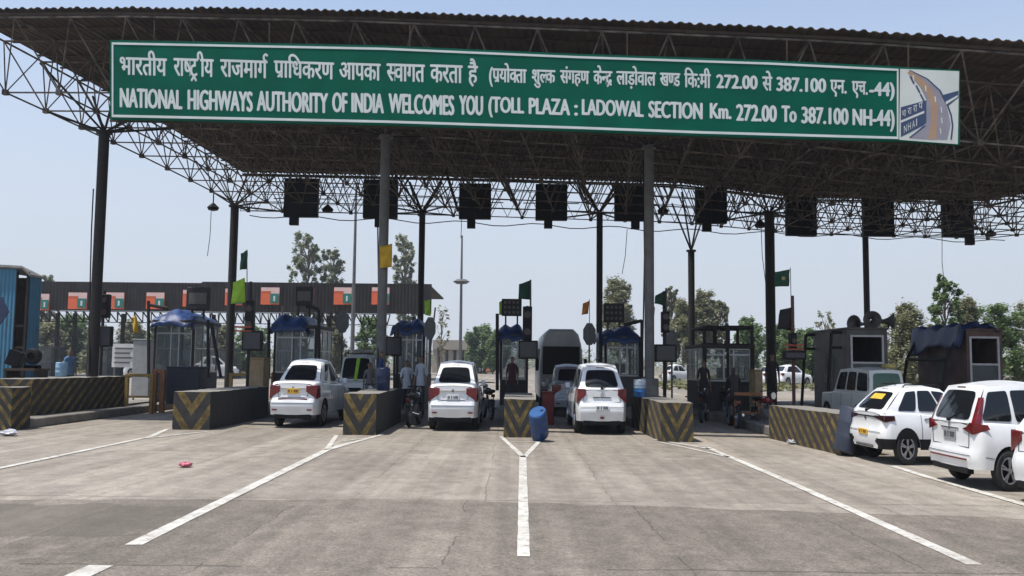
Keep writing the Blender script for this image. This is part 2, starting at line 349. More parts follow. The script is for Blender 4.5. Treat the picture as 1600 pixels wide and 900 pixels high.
# purlins
pur = MB()
for j in range(1, 16):
    v = j/16
    for i in range(24):
        a = roof(i/24, v); b = roof((i+1)/24, v); pur.bar(a+Vector((0, 0, -.09)), b+Vector((0, 0, -.09)), .035)
pur.build('purlin_grid', steel_brown, cano, fix=False)
NU, NV, DP = 24, 10, 1.72
fr = MB(); tp = {}; bt = {}
for i in range(NU+1):
    for j in range(NV+1): tp[i, j] = roof(i/NU, j/NV*.985+.005)+Vector((0, 0, -.2))
for i in range(NU):
    for j in range(NV):
        c = (tp[i, j]+tp[i+1, j]+tp[i, j+1]+tp[i+1, j+1])/4; bt[i, j] = c+Vector((0, 0, -DP))
for i in range(NU+1):
    for j in range(NV+1):
        if i < NU: fr.bar(tp[i, j], tp[i+1, j], .03)
        if j < NV: fr.bar(tp[i, j], tp[i, j+1], .03)
for i in range(NU):
    for j in range(NV):
        if i < NU-1: fr.bar(bt[i, j], bt[i+1, j], .026)
        if j < NV-1: fr.bar(bt[i, j], bt[i, j+1], .026)
        for a, b in ((i, j), (i+1, j), (i, j+1), (i+1, j+1)): fr.bar(bt[i, j], tp[a, b], .022)
        fr.cbox(bt[i, j], (.13, .13, .13))
frame_steel = mat('dusty_frame_steel', (.17, .145, .12), .8, 0, .5, 3, dirt=(.03, .024, .02), spec=.2)
fr.build('space_frame', frame_steel, cano, fix=False)
# extra back edge lattice
lat = MB()
for i in range(NU*2):
    a = roof(i/NU/2, .985); b = roof((i+1)/NU/2, .985); m_ = (a+b)/2
    lat.bar(a+Vector((0, 0, -.2)), m_+Vector((0, .1, -1.0)), .016); lat.bar(m_+Vector((0, .1, -1.0)), b+Vector((0, 0, -.2)), .016)
    lat.bar(a+Vector((0, .1, -1.75)), m_+Vector((0, .1, -1.0)), .016); lat.bar(b+Vector((0, .1, -1.75)), m_+Vector((0, .1, -1.0)), .016)
    for dz in (-.62, -1.0, -1.4, -1.75): lat.bar(a+Vector((0, .1, dz)), b+Vector((0, .1, dz)), .017)
lat.build('rear_lattice', steel_dark, cano, fix=False)
# columns
def column(px, pyt, D, pxb, r, m, struts=True, foot=False, zt=None, h=.7):
    top = PT(px, pyt, D); x = top.x; zt = top.z
    c = MB(); c.lathe([(r, .18), (r, zt)], 14, (x, D, 0)); ob = c.build('column', m, cano, smooth=40)
    cp = MB(); cp.lathe([(r*1.5, zt-.04), (r*1.5, zt+.04)], 12, (x, D, 0)); cp.build('head_plate', m, ob); cp = MB(); cp.box(x-r*1.7, x+r*1.7, D-r*2.2, D+r*2.2, .16, .225); cp.build('base_plate', m, ob)
    if struts:
        s = MB()
        near = sorted(tp.values(), key=lambda p: (p.x-x)**2+(p.y-D)**2)[:4]; nb = sorted(bt.values(), key=lambda p: (p.x-x)**2+(p.y-D)**2)[:6]
        for p in nb: s.bar((x, D, zt), p, .035, 6)
        for sx_ in (-1, 1):
            for sy_ in (-1, 1):
                v = (D-poly_at(FE, x)[0])/(poly_at(BE, x)[0]-poly_at(FE, x)[0]); s.bar((x, D, zt), (x+sx_*1.15, D+sy_*1.6, zt+1.55), .035, 6)
        s.build('strut', steel_dark, ob)
    if foot:
        f = MB(); f.box(x-.21, x+.21, D-.25, D+.25, 0.1, h); f.build('pedestal', concrete, ob, bevel=.03)
    return ob
column(163, 207, 26.2, 150, .150, steel_dark)
column(603, 214, 25, 601, .135, steel_grey)
column(1014, 230, 24, 1016, .130, steel_grey, foot=True, h=1.25)
column(367, 322, 37.5, 363, .17, steel_dark)
column(660, 332, 37.5, 660, .13, steel_dark)
column(937, 333, 37.0, 937, .13, steel_dark)
column(1202, 333, 35.0, 1207, .19, steel_dark)
column(1352, 366, 42.8, 1357, .14, steel_dark, struts=False)
c1080 = column(1080, 392, 41.0, 1082, .15, steel_dark, struts=False)
s = MB(); b0 = PT(1080, 392, 41)
for px_, py_, d_ in ((1050, 318, 39.5), (1065, 300, 40.5), (1094, 318, 39.5), (1106, 318, 42)): s.bar(b0, PT(px_, py_, d_), .04, 6)
s.build('strut', steel_dark, c1080)
for a, b in (((697, 268, 36), (716, 330, 37.2)), ((990, 240, 32), (938, 330, 37)), ((905, 285, 36), (936, 332, 37)), ((640, 285, 38), (659, 330, 37.5)), ((690, 285, 38), (662, 330, 37.5))): s = MB(); s.bar(PT(*a), PT(*b), .06, 6); s.build('brace', steel_dark, cano)
# ------------------------------------------------------------------ sign board
def spl(px):     # sign plane depth for a given photo column
    return None
SA = PT(172, 63, 22.0); SB = PT(1500, 109, 18.45)
sn = Vector((SA.y-SB.y, SB.x-SA.x, 0)).normalized()     # normal, horizontal; make it face the camera
if sn.y > 0: sn = -sn
def S(px, py, d=0.0):
    r = ray(px, py); o = Vector((SA.x, SA.y, 0))+sn*d; t = (o-CAMP).dot(sn)/r.dot(sn); return CAMP+r*t
sign = thing('overhead_sign', 'long green overhead sign with white Hindi and English welcome lettering above the lanes', 'sign', (0, 20.2, 7))
green = mat('green_sign_sheeting', (.0005, .092, .056), .7, 0, .22, 1.1, spec=.06); white_sheet = mat('white_sign_sheeting', (.57, .61, .58), .5, 0, .12, 2)
def edge(px, which):     # top / bottom border of the board
    T = [(172, 62.5), (600, 71), (900, 84), (1200, 94), (1405, 104), (1500, 109)]; B = [(172, 186), (600, 195), (900, 204.5), (1100, 212), (1405, 220.5), (1500, 226.5)]
    P = T if which else B
    for a, b in zip(P, P[1:]):
        if px <= b[0]: t = (px-a[0])/(b[0]-a[0]); return a[1]+(b[1]-a[1])*t
    return P[-1][1]
pn = MB(); xs = [172, 400, 600, 750, 900, 1100, 1200, 1405]
def band(mb, xs, ft, fb, d, th=.05):
    for a, b in zip(xs, xs[1:]):
        q = [S(a, ft(a), d), S(b, ft(b), d), S(b, fb(b), d), S(a, fb(a), d)]; mb.prism(q, -sn*th)
band(pn, xs, lambda x: edge(x, 1), lambda x: edge(x, 0), 0, .12)
pn.build('board', green, sign)
bd = MB()
band(bd, [174.5]+xs[1:-1]+[1404], lambda x: edge(x, 1)+3.5, lambda x: edge(x, 1)+6.8, .012, .01); band(bd, [174.5]+xs[1:-1]+[1404], lambda x: edge(x, 0)-7.0, lambda x: edge(x, 0)-3.2, .012, .01)
band(bd, [174.5, 177], lambda x: edge(x, 1)+7.1, lambda x: edge(x, 0)-7.3, .012, .01); band(bd, [1401.5, 1404], lambda x: edge(x, 1)+7.1, lambda x: edge(x, 0)-7.3, .012, .01)
bd.build('border', white_sheet, sign)
hg = MB()
for px in (240, 420, 640, 980, 1230, 1420):
    a = S(px, edge(px, 1)-1, -.18); b = S(px, edge(px, 0)+2, -.18); hg.bar(a+Vector((0, 0, .5)), b, .018)
for px in range(172, 1420, 60):
    hg.bar(S(px, edge(px, 0)+3, -.2), S(px+60, edge(px+60, 0)+3, -.2), .03); hg.bar(S(px, edge(px, 1)+2, -.2), S(px+60, edge(px+60, 1)+2, -.2), .03)
hg.build('support_frame', steel_brown, sign)
# ---- lettering
GC = {}
def glyphmesh(s):
    if s in GC: return GC[s]
    c = bpy.data.curves.new('t', 'FONT'); c.body = s; c.size = 1; c.resolution_u = 4
    o = bpy.data.objects.new('t', c); COL.objects.link(o); bpy.context.view_layer.update()
    me = bpy.data.meshes.new_from_object(o.evaluated_get(bpy.context.evaluated_depsgraph_get()))
    vs = [(v.co.x, v.co.y) for v in me.vertices]; fs = [tuple(p.vertices) for p in me.polygons]
    bpy.data.objects.remove(o); bpy.data.meshes.remove(me); GC[s] = (vs, fs); return GC[s]
def clipx(vs, fs, cut, keep_left=True):
    bm = bmesh.new(); V = [bm.verts.new((x, y, 0)) for x, y in vs]
    for f in fs:
        try: bm.faces.new([V[i] for i in f])
        except ValueError: pass
    bmesh.ops.bisect_plane(bm, geom=bm.verts[:]+bm.edges[:]+bm.faces[:], plane_co=(cut, 0, 0), plane_no=(1, 0, 0), clear_outer=keep_left, clear_inner=not keep_left)
    bm.verts.index_update(); r = ([(v.co.x, v.co.y) for v in bm.verts], [tuple(v.index for v in f.verts) for f in bm.faces]); bm.free(); return r
def strip2(pts, w):
    vs = []; fs = []
    for (x0, y0), (x1, y1) in zip(pts, pts[1:]):
        dx, dy = x1-x0, y1-y0; l = math.hypot(dx, dy) or 1; nx, ny = -dy/l*w/2, dx/l*w/2; n = len(vs)
        vs += [(x0+nx, y0+ny), (x1+nx, y1+ny), (x1-nx, y1-ny), (x0-nx, y0-ny)]; fs.append((n, n+1, n+2, n+3))
    return vs, fs
SH = None
def word(spec):
    """spec: str or list of tokens; '~x' = half form of x, '^R' rakar on previous, '^T' two strokes below, '^P' reph on previous"""
    if isinstance(spec, str): spec = [spec]
    V = []; Fc = []; x = 0; last = (0, 0)
    for t in spec:
        if t[0] == '^':
            a, b = last
            if t == '^R': vs, fs = strip2([(b-.115, .17), (b-.36, .02)], .07)
            elif t == '^T': m_ = (a+b)/2; vs, fs = strip2([(m_-.16, -.16), (m_, .0), (m_+.16, -.16)], .07)
            elif t == '^P': vs, fs = strip2([(b-.06, .60), (b-.2, .68), (b-.21, .80), (b-.1, .87), (b+.02, .82)], .07)
            elif t == '^D': vs, fs = strip2([(b-.2, .1), (b-.42, -.1)], .07)
        else:
            half = t[0] == '~'
            vs, fs = glyphmesh(t[1:] if half else t)
            mn = min(p[0] for p in vs); mx = max(p[0] for p in vs)
            if half:
                cut = mx - (.17 if t[1:] != 'क' else .27); vs, fs = clipx(vs, fs, cut); mx = max(p[0] for p in vs)
            off = x-mn-(.015 if x else 0); vs = [(p[0]+off, p[1]) for p in vs]; last = (x, mx+off); x = mx+off
        n = len(V); V += vs; Fc += [tuple(i+n for i in f) for f in fs]
    return V, Fc
let = MB()
def put(mb, spec, x0, x1, yt, yb, r0, r1, emb=(1.0, .5), d=.004, dx=0.0, flat=S):
    """glyph band r0..r1 (em heights: baseline, top) maps to yb..yt px; yt,yb given at x0; slope along the sign"""
    V, Fc = word(spec); mn = min(p[0] for p in V); mx = max(p[0] for p in V)
    sl_ = .0355
    for k, (ox, oy) in enumerate(((-emb[0], 0), (emb[0], 0), (0, emb[1]), (0, -emb[1]), (0, 0))):
        vs = []
        for (a, b) in V:
            px = x0+emb[0]+(a-mn)/(mx-mn)*(x1-x0-2*emb[0]); py = yb+(yt-yb)*(b-r0)/(r1-r0)
            py += (px-x0)*sl_; vs.append(flat(px+ox, py+oy, d+k*.0008))
        mb.add(vs, Fc)
CAP = .69
for t, a, b, y0, y1 in (('NATIONAL', 187, 285, 137.5, 167), ('HIGHWAYS', 293, 395, 140, 170.5), ('AUTHORITY', 401, 513, 142, 172.5), ('OF', 519, 543, 144.5, 174.5), ('INDIA', 549, 600, 145, 175), ('WELCOMES', 607, 710, 146, 176), ('YOU', 717, 755, 149, 178.5),
    ('(TOLL', 763, 819, 151, 175), ('PLAZA', 826, 891, 153, 177.5), (':', 897, 903, 161, 180), ('LADOWAL', 909, 1006, 155, 179), ('SECTION', 1013, 1098, 158, 183), ('Km.', 1109, 1143, 161, 184.5), ('272.00', 1150, 1214, 163, 188), ('To', 1221, 1245, 165, 190), ('387.100', 1252, 1326, 167, 192), ('NH-44)', 1332, 1398, 170, 195)):
    cap = .55 if t == ':' else CAP
    em_ = (1.15, .7)
    put(let, t, a, b, y0-(0), y1, 0, cap, em_)
B0, H0 = 0.0, .62      # base and headline of the Devanagari glyphs, measured in em
HW = (('भारतीय', 187, 261, 89.5, 116), (['रा', '~ष', 'ट', '^T', 'ीय'], 271, 334, 91, 118), (['राजमाग', '^P'], 344, 419, 93, 119.5), (['प', '^R', 'ािधकरण'], 428, 522, 95, 120.5), ('आपका', 530, 595, 98, 123.5), (['~स', 'वागत'], 604, 664, 99.5, 126), ('करता', 672, 723, 101, 128), ('है', 731, 747, 103, 129),
    (['(प', '^R', 'यो', '~क', 'ता'], 764, 823, 107, 127.5), (['शु', '~ल', 'क'], 831, 868, 109, 128.5), ('संगहण', 875, 921, 110, 129.5), (['के', '~न', 'द', '^D'], 927, 957, 111, 131), ('लाड़ोवाल', 963, 1025, 111.5, 131.5), (['ख', '~ण', 'ड'], 1031, 1063, 114, 133.5), ('िक:मी', 1069, 1111, 115, 136), 
    ('से', 1191, 1207, 120, 141), ('एन.', 1297, 1323, 125, 145), ('एच.', 1331, 1356, 127, 147))
for t, a, b, y0, y1 in HW: put(let, t, a, b, y0, y1, 0, .62, (.75, .55))
for t, a, b, y0, y1 in (('272.00', 1119, 1184, 116.5, 137), ('387.100', 1213, 1291, 120.5, 141.5), ('-44)', 1358, 1398, 128, 149)): put(let, t, a, b, y0, y1, 0, CAP, (1.1, .7))
let.build('lettering', white_sheet, sign, fix=False)
# ---- emblem panel at the right end
ep = MB(); band(ep, [1405.6, 1500], lambda x: edge(x, 1)+.5, lambda x: edge(x, 0)-.5, .005, .11); emb_ = ep.build('emblem_panel', green, sign)
cream = mat('cream_panel', (.56, .58, .53), .5, 0, .1, 2); tan = mat('tan_print', (.36, .23, .145), .5, 0, .15, 4); greyv = mat('grey_violet_print', (.25, .235, .27), .5, 0, .15, 4); navy = mat('navy_print', (.028, .05, .115), .5, 0, .15, 4)
def E(x, y): return (1390+x/6.0, 90+y/6.0)
def epoly(mb, pts, d): mb.add([S(*E(*p), d) for p in pts], [tuple(range(len(pts)))])
m1 = MB(); epoly(m1, [(98, 105), (652, 128), (640, 812), (90, 770)], .008); m1.build('panel_face', cream, emb_, fix=False)
m1 = MB(); epoly(m1, [(105, 465), (345, 400), (360, 620), (340, 625), (105, 745)], .011); epoly(m1, [(480, 355), (645, 310), (645, 375), (540, 460)], .011)
edge_r = [(185, 120), (350, 200), (470, 310), (535, 430), (575, 540), (590, 640), (575, 770)]
for (a, b), (c, d_) in zip(edge_r, edge_r[1:]): epoly(m1, [(a-6, b), (a+9, b-4), (c+9, d_-4), (c-6, d_)], .0125)
for (a, b) in ((215, 235), (270, 320), (310, 400)): epoly(m1, [(a-30, b-60), (a-14, b-62), (a+22, b+8), (a+6, b+12)], .0125)
epoly(m1, [(180, 750), (320, 640), (345, 640), (200, 752)], .0125)
m1.build('navy_bars', navy, emb_, fix=False)
m1 = MB(); epoly(m1, [(170, 140), (190, 118), (350, 205), (470, 320), (540, 470), (572, 620), (540, 768), (330, 765), (190, 755), (345, 610), (345, 400), (290, 280)], .0118)
m1.build('grey_road', greyv, emb_, fix=False)
m1 = MB(); epoly(m1, [(168, 140), (190, 120), (300, 190), (400, 300), (455, 460), (440, 765), (360, 765), (390, 600), (385, 430), (340, 330), (260, 240)], .0132)
m1.build('tan_carriageway', tan, emb_, fix=False)
m1 = MB(); epoly(m1, [(105, 590), (325, 498), (325, 520), (105, 612)], .0132); epoly(m1, [(525, 415), (640, 350), (640, 368), (530, 440)], .0132)
for k, ch in enumerate('NHAI'):
    V, Fc = glyphmesh(ch); mn = min(p[0] for p in V); mx = max(p[0] for p in V); x0_ = 135+k*38; w_ = 26 if ch != 'I' else 8
    m1.add([S(*E(x0_+(a-mn)/(mx-mn)*w_, 708-k*22-(a-mn)/(mx-mn)*w_*.55-b*100), .0145) for a, b in V], Fc)
for k, ch in enumerate(('भा', 'रा', 'रा', 'प')):
    V, Fc = glyphmesh(ch); mn = min(p[0] for p in V); mx = max(p[0] for p in V); x0_ = 118+k*52; w_ = 36
    m1.add([S(*E(x0_+(a-mn)/(mx-mn)*w_, 560-k*24-(a-mn)/(mx-mn)*w_*.35-b*95), .0145) for a, b in V], Fc)
m1.build('white_lettering', cream, emb_, fix=False)
for k in range(6): m1 = MB(); y = 160+k*100; x_ = [215, 330, 420, 478, 482, 470][k]; epoly(m1, [(x_, y), (x_+12, y+6), (x_+16, y+58), (x_+6, y+55)], .0145); m1.build('lane_dash', cream, emb_, fix=False)
# ------------------------------------------------------------------ lane sign boxes hanging at the back of the frame
def lane_box(x0, x1, y0, y1, D, tab, label, lean=False):
    a = PT(x0, y0, D); b = PT(x1, y1, D); t = thing('lane_signal_box', label, 'signal box', ((a.x+b.x)/2, D, b.z), 'lane signal boxes hanging from the canopy')
    m_ = MB(); m_.box(a.x, b.x, D-.12, D+.12, b.z, a.z); h = m_.build('housing', black_pl, t, bevel=.015)
    r_ = MB(); w_ = (b.x-a.x)
    for xx in (a.x+.01, (a.x+b.x)/2, b.x-.01): r_.box(xx-.012, xx+.012, D-.14, D-.121, b.z+.02, a.z-.02)
    for zz in (b.z+.02, (a.z+b.z)/2, a.z-.02): r_.box(a.x, b.x, D-.148, D-.141, zz-.012, zz+.012)
    r_.build('panel_seam', steel_dark, h)
    if tab:
        c = PT((tab[0]+tab[1])/2, y1, D).x; hw = (tab[1]-tab[0])/2*D/FPX; k = MB(); k.box(c-hw, c+hw, D-.14, D+.08, PT(tab[0], tab[2], D).z, b.z-.002); k.build('signal_lamp', black_pl, t, bevel=.01)
    hh = MB(); 
    for xx in (a.x+.15, b.x-.15): hh.bar((xx, D, a.z), (xx, D+.3, a.z+.5), .025)
    hh.bar((a.x-.5, D+.18, (a.z+b.z)/2), (b.x+.5, D+.18, (a.z+b.z)/2), .025); hh.build('hanger', steel_dark, t)
L9 = [(446, 497, 279, 340, (453, 467, 352)), (569, 621, 281, 342, (586, 600, 355)), (718, 767, 287, 343, (730, 743, 357)), (837, 886, 288, 345, (850, 863, 357)), (960, 1008, 290, 346, (986, 999, 358)), (1086, 1135, 293, 350, (1097, 1111, 362)), (1227, 1275, 308, 369, None), (1347, 1396, 311, 370, None), (1471, 1520, 313, 371, (1508, 1521, 383))]
LN = ['black lane signal box at the far left end of the row, over the yellow-plated taxi', 'black lane signal box partly hidden behind the grey column with the yellow cloth', 'black lane signal box hanging just above the tall distant light mast', 'black lane signal box hanging over the pale minibus, lamp left of its middle', 'black lane signal box just beside the grey column with the concrete foot', 'black lane signal box above the column that ends in open V struts', 'black lane signal box without a lamp beneath, beside the thick dark column', 'black lane signal box without a lamp, in front of the slim far right column', 'black lane signal box at the right end of the row with lamp at its corner']
for (a, b, c, d, t), lb in zip(L9, LN): lane_box(a, b, c, d, 36.5 if a < 1200 else 40.5, t, lb)
def lamp_(px, py, D, lb):
    p = PT(px, py, D); t = thing('floodlight', lb, 'floodlight', p, 'floodlights and cameras on the canopy frame')
    m_ = MB(); m_.lathe([(.06, -.12), (.2, -.08), (.24, .02), (.14, .12), (.05, .2)], 12, p); m_.build('lamp_head', black_pl, t, smooth=40)
    m_ = MB(); m_.bar(p+Vector((0, 0, .15)), p+Vector((0, 0, .6)), .025, 6); m_.build('bracket', steel_dark, t)
lamp_(333, 325, 36.5, 'dark floodlight hanging under the frame left of the first signal box'); lamp_(1188, 352, 36, 'dark floodlight beside the head of the thick dark column'); lamp_(1548, 366, 40, 'dark floodlight under the frame right of the last signal box')
lamp_(512, 328, 36, 'dark floodlight right beside the first signal box'); lamp_(1036, 330, 36, 'dark floodlight behind the grey column with a concrete foot')
def cable(pts, lb, r=.014):
    P = [PT(*p) for p in pts]; m_ = MB(); m_.path(P, r, 5); o = P[-1].copy(); ob = m_.build('hanging_cable', black_pl, origin=o); tag(ob, lb, 'cable', 'loose cables under the canopy')
cable([(1189, 350, 34), (1191, 400, 34), (1196, 440, 34), (1199, 500, 34.5)], 'black cable hanging in front of the thick dark column')
cable([(146, 295, 26.5), (143, 360, 26.5), (141, 440, 26.2), (140, 585, 26)], 'black cable running down beside the leftmost dark column', .02)
cable([(590, 340, 25.2), (591, 420, 25.1), (592, 500, 25), (590, 590, 24.8)], 'black cable running down the grey column with the yellow cloth', .02)
cable([(1005, 250, 24.1), (1007, 400, 24.1), (1004, 560, 24)], 'black cable down the grey column with the concrete foot', .02)
cable([(721, 343, 36.5), (721, 358, 36.5), (720, 372, 36.5)], 'short loose wire below the signal box above the light mast')
cable([(980, 358, 36.5), (977, 400, 36.5), (972, 428, 36.5)], 'thin loose wire below the box beside the grey column'); cable([(1472, 371, 40), (1472, 410, 40), (1475, 440, 40)], 'thin loose wire hanging below the last signal box')
cable([(330, 330, 36.5), (328, 370, 36.5), (324, 400, 36.5)], 'thin loose wire hanging below the left floodlight')
# sagging bundle of cables under the frame
m_ = MB(); P = []
for i in range(60):
    px = 390+i*20; py = 337+(px-400)*.035+3*math.sin(i*1.05)
    P.append(PT(px, py, 36.2+(4*max(0, min(1, (px-1060)/180)))))
m_.path(P, .02, 5); tag(m_.build('sagging_cable', black_pl, origin=P[0]), 'long black cable sagging along the bottom of the frame behind the signal boxes', 'cable')
# closed box of summer haze round the whole scene; the sky lies outside it
hz = MB(); hz.box(-420, 420, -40, 520, -1, 60); hm = bpy.data.materials.new('summer_haze'); hm.use_nodes = True; N, L = nodes_of(hm); N.remove(N['Principled BSDF'])
pv = N.new('ShaderNodeVolumePrincipled'); pv.inputs['Color'].default_value = (.86, .92, 1, 1); pv.inputs['Density'].default_value = .00055; pv.inputs['Anisotropy'].default_value = .3; L.new(pv.outputs[0], N['Material Output'].inputs['Volume'])
tag(hz.build('haze', hm), 'thin pale summer haze filling the air over the whole plaza', 'haze', kind='stuff')
#@@PART2
# ================================================================== vehicles
def smooth01(t): t = max(0, min(1, t)); return t*t*(3-2*t)
def prof(P, y):
    for (a, b), (c, d) in zip(P, P[1:]):
        if y <= c: t = smooth01((y-a)/(c-a)) if c > a else 1; return b+(d-b)*t
    return P[-1][1]
class Car:
    def __init__(s, name, label, loc, theta, k, L, W, H, gc, rw, ro, wb, top, cab, wins, paint, group=None, inset=.09, bumpz=.62, cat='car', clad=None, rimm=None, tumble=.09, dark_band=True):
        s.__dict__.update(locals()); s.root = thing(name, label, cat, loc, group, world=False)
        s.M = Matrix.Diagonal((K*k, k, k, 1)) @ Matrix.Rotation(-theta, 4, 'Z')
        s.yr = -L/2+ro; s.yf = s.yr+wb
        s.body()
    def b(s, mb, name, m, parent=None, **kw):
        mb.xf(s.M); return mb.build(name, m, parent or s.root, **kw)
    def zt(s, y): return prof(s.top, y+s.L/2)
    def hw(s, y, z):
        e = max(0, s.L/2-abs(y)); f = 1-(.15*(1-e/.3)**2 if e < .3 else 0)
        f *= 1-.025*(abs(y)/(s.L/2))**3
        zm = .62*s.H/1.5; zt_ = max(s.zt(y), zm+.1)
        f *= 1-(s.tumble*((z-zm)/(zt_-zm))**2 if z > zm else .05*((zm-z)/zm)**2)
        return s.W/2*f
    def ring(s, y, zlo=None, zhi=None, grow=0, side_only=False):
        zb = s.gc
        for yw in (s.yr, s.yf):
            Ra = s.rw+.055
            if abs(y-yw) < Ra: zb = max(zb, s.rw+math.sqrt(Ra*Ra-(y-yw)**2))
        e = s.L/2-abs(y)
        zt_ = s.zt(y); zlo_ = max(zb, zlo or 0); zhi_ = min(zt_-.035, zhi or 9)
        pts = []
        for t in (0, .04, .14, .28, .42, .56, .7, .84, .94, 1):
            z = zlo_+(zhi_-zlo_)*t; x = s.hw(y, z)+grow
            yy = y
            if e < .3:
                yy -= (1 if y > 0 else -1)*s.inset*smooth01((z-s.bumpz+.07)/.12)*(1-e/.3)
                yy -= (1 if y > 0 else -1)*.05*(1-e/.3)*(1-smooth01((z-s.gc)/.2))
                yy += (1 if y > 0 else -1)*grow
            pts.append((x, yy, z))
        if not side_only:
            x, yy, z = pts[-1]
            for f, dz in ((.965, .022), (.9, .034), (.6, .048), (.3, .055)): pts.append((x*f, yy, z+dz))
            pts.append((0, yy, z+.058))
        return pts
    def stations(s):
        Y = [-s.L/2+v for v in (0, .03, .08, .15, .25, .4)]; Y += [-y for y in Y]
        Y += [(-.5+i/26)*s.L for i in range(1, 26)]
        for yw in (s.yr, s.yf):
            Ra = s.rw+.055; Y += [yw+Ra*math.cos(math.pi*i/12) for i in range(13)]+[yw+Ra+.004, yw-Ra-.004]
        Y += [a for a, _ in [(p[0]-s.L/2, 0) for p in s.top]]
        Y = sorted(Y); o = [Y[0]]
        for y in Y[1:]:
            if y-o[-1] > .003: o.append(y)
        return o
    def body(s):
        Y = s.stations(); m = MB(); R_ = []
        for y in Y:
            r = s.ring(y); full = r+[(-x, yy, z) for x, yy, z in reversed(r[:-1])]; R_.append(full)
        n = len(R_[0]); vs = [p for r in R_ for p in r]
        fs = [(i*n+j, (i+1)*n+j, (i+1)*n+j+1, i*n+j+1) for i in range(len(Y)-1) for j in range(n-1)]
        m.add(vs, fs)
        for r_, sg in ((s.ring(Y[0]), -1), (s.ring(Y[-1]), 1)):     # gently bowed ends
            rr_ = r_[:10]; m.grid(lambda u, v: (lambda q: Vector((q[0]*(2*u-1), q[1]+sg*.022*(1-(2*u-1)**2), q[2]+.05*(1-abs(2*u-1)**3)*max(0, v-.9)*10)))(rr_[round(v*9)]), 12, 9)
        s.bodyo = s.b(m, 'body', s.paint, smooth=48, weld=.004)
        u = MB(); u.box(-s.W/2*.86, s.W/2*.86, -s.L/2+.18, s.L/2-.18, s.gc+.03, s.gc+.42); s.b(u, 'underbody', black_pl)
        if s.clad:
            m = MB()
            for sg in (-1, 1):
                vs = []; 
                for y in Y:
                    r = s.ring(y, None, s.clad, .008, True); vs += [(sg*x, yy, z) for x, yy, z in r]
                k = 10; m.add(vs, [(i*k+j, (i+1)*k+j, (i+1)*k+j+1, i*k+j+1) for i in range(len(Y)-1) for j in range(k-1)])
            r0 = s.ring(Y[0], None, s.clad, .008, True); m.add([(x, yy, z) for x, yy, z in r0]+[(-x, yy, z) for x, yy, z in r0], [(j, j+1, 11+j, 10+j) for j in range(9)])
            s.b(m, 'lower_cladding', black_pl, smooth=40)
        for yw in (s.yr, s.yf):
            for sg in (-1, 1): s.wheel(sg*(s.W/2-.115), yw, sg)
        s.cabin()
    def wheel(s, x, y, sg):
        r = s.rw; m = MB(); m.lathe([(r*.61, -.03), (r*.66, -.10), (r*.9, -.108), (r*.985, -.085), (r, -.04), (r, .04), (r*.985, .085), (r*.9, .108), (r*.66, .10), (r*.61, .03)], 28, (x, y, r), 'X')
        w_ = s.b(m, 'wheel', rubber, smooth=50)
        m = MB(); xo = x+sg*.045; m.lathe([(r*.62, -.006), (r*.62, .006)], 24, (xo, y, r), 'X'); s.b(m, 'brake_disc', black_pl, w_)
        m = MB()
        xo = x+sg*.100
        m.lathe([(r*.56, -.05), (r*.57, .0), (r*.64, .004), (r*.66, -.01)], 28, (xo, y, r), 'X', caps=False)
        for i in range(5):
            a = 2*math.pi*i/5+.3; a2 = a+.13; a1 = a-.13
            for aa in (a1, a2):
                p0 = Vector((xo, y+math.cos(a)*r*.08, r+math.sin(a)*r*.08)); p1 = Vector((xo, y+math.cos(aa)*r*.6, r+math.sin(aa)*r*.6)); m.bar(p0, p1, r*.055, 4)
        m.lathe([(r*.13, -.02), (r*.13, .02)], 12, (xo, y, r), 'X')
        s.b(m, 'rim', s.rimm or alloy, w_, smooth=30)
    def cabin(s):
        br, rr, rf, bf, hb, hr = s.cab; yb = lambda v: v-s.L/2
        zr = s.zt(yb(br)); zf = s.zt(yb(bf)); H = s.H; W2 = s.W/2
        s.CB = {}
        for sg in (-1, 1):
            s.CB[sg] = dict(br=Vector((sg*W2*hb*.97, yb(br), zr-.02)), rr=Vector((sg*W2*hr*.97, yb(rr), H-.075)), rf=Vector((sg*W2*hr, yb(rf), H-.06)), bf=Vector((sg*W2*hb*.96, yb(bf), zf-.02)))
        def side(sg, u, v):     # u 0 rear ..1 front, v 0 base..1 roof, gently bowed
            c = s.CB[sg]; a = c['br'].lerp(c['bf'], u); a.z = max(a.z, 0); b_ = c['rr'].lerp(c['rf'], u); b_.z += .05*math.sin(math.pi*u)
            p = a.lerp(b_, v); p.x += sg*(.045*math.sin(math.pi*u)+.02*math.sin(math.pi*v)); return p
        def endf(rear, u, v):    # u 0 left .. 1 right
            a0, b0 = ('br', 'rr') if rear else ('bf', 'rf'); p = s.CB[-1][a0].lerp(s.CB[1][a0], u).lerp(s.CB[-1][b0].lerp(s.CB[1][b0], u), v)
            p.y += (-1 if rear else 1)*(.07*math.sin(math.pi*u)+.03*math.sin(math.pi*v)); p.z += .022*math.sin(math.pi*u)*v; return p
        s.side = side; s.endf = endf
        m = MB(); NU_, NV_ = 12, 6
        for sg in (-1, 1): m.grid(lambda u, v: side(sg, u, v), NU_, NV_)
        for rear in (True, False): m.grid(lambda u, v: endf(rear, u, v), NU_, NV_)
        def roof_(u, v):    # u across, v rear..front
            l_ = side(-1, v, 1); r_ = side(1, v, 1); p = l_.lerp(r_, u); p.z += .052*math.sin(math.pi*u)*(0.4+.6*math.sin(math.pi*v)) if 0 < v < 1 else 0
            if v <= 0: p = endf(True, u, 1)
            if v >= 1: p = endf(False, u, 1)
            return p
        s.rooff = roof_
        m.grid(roof_, NU_, NU_)
        m.xf(s.M); 
        me = m.build('cabin', s.paint, s.root, fix=False, bevel=0)
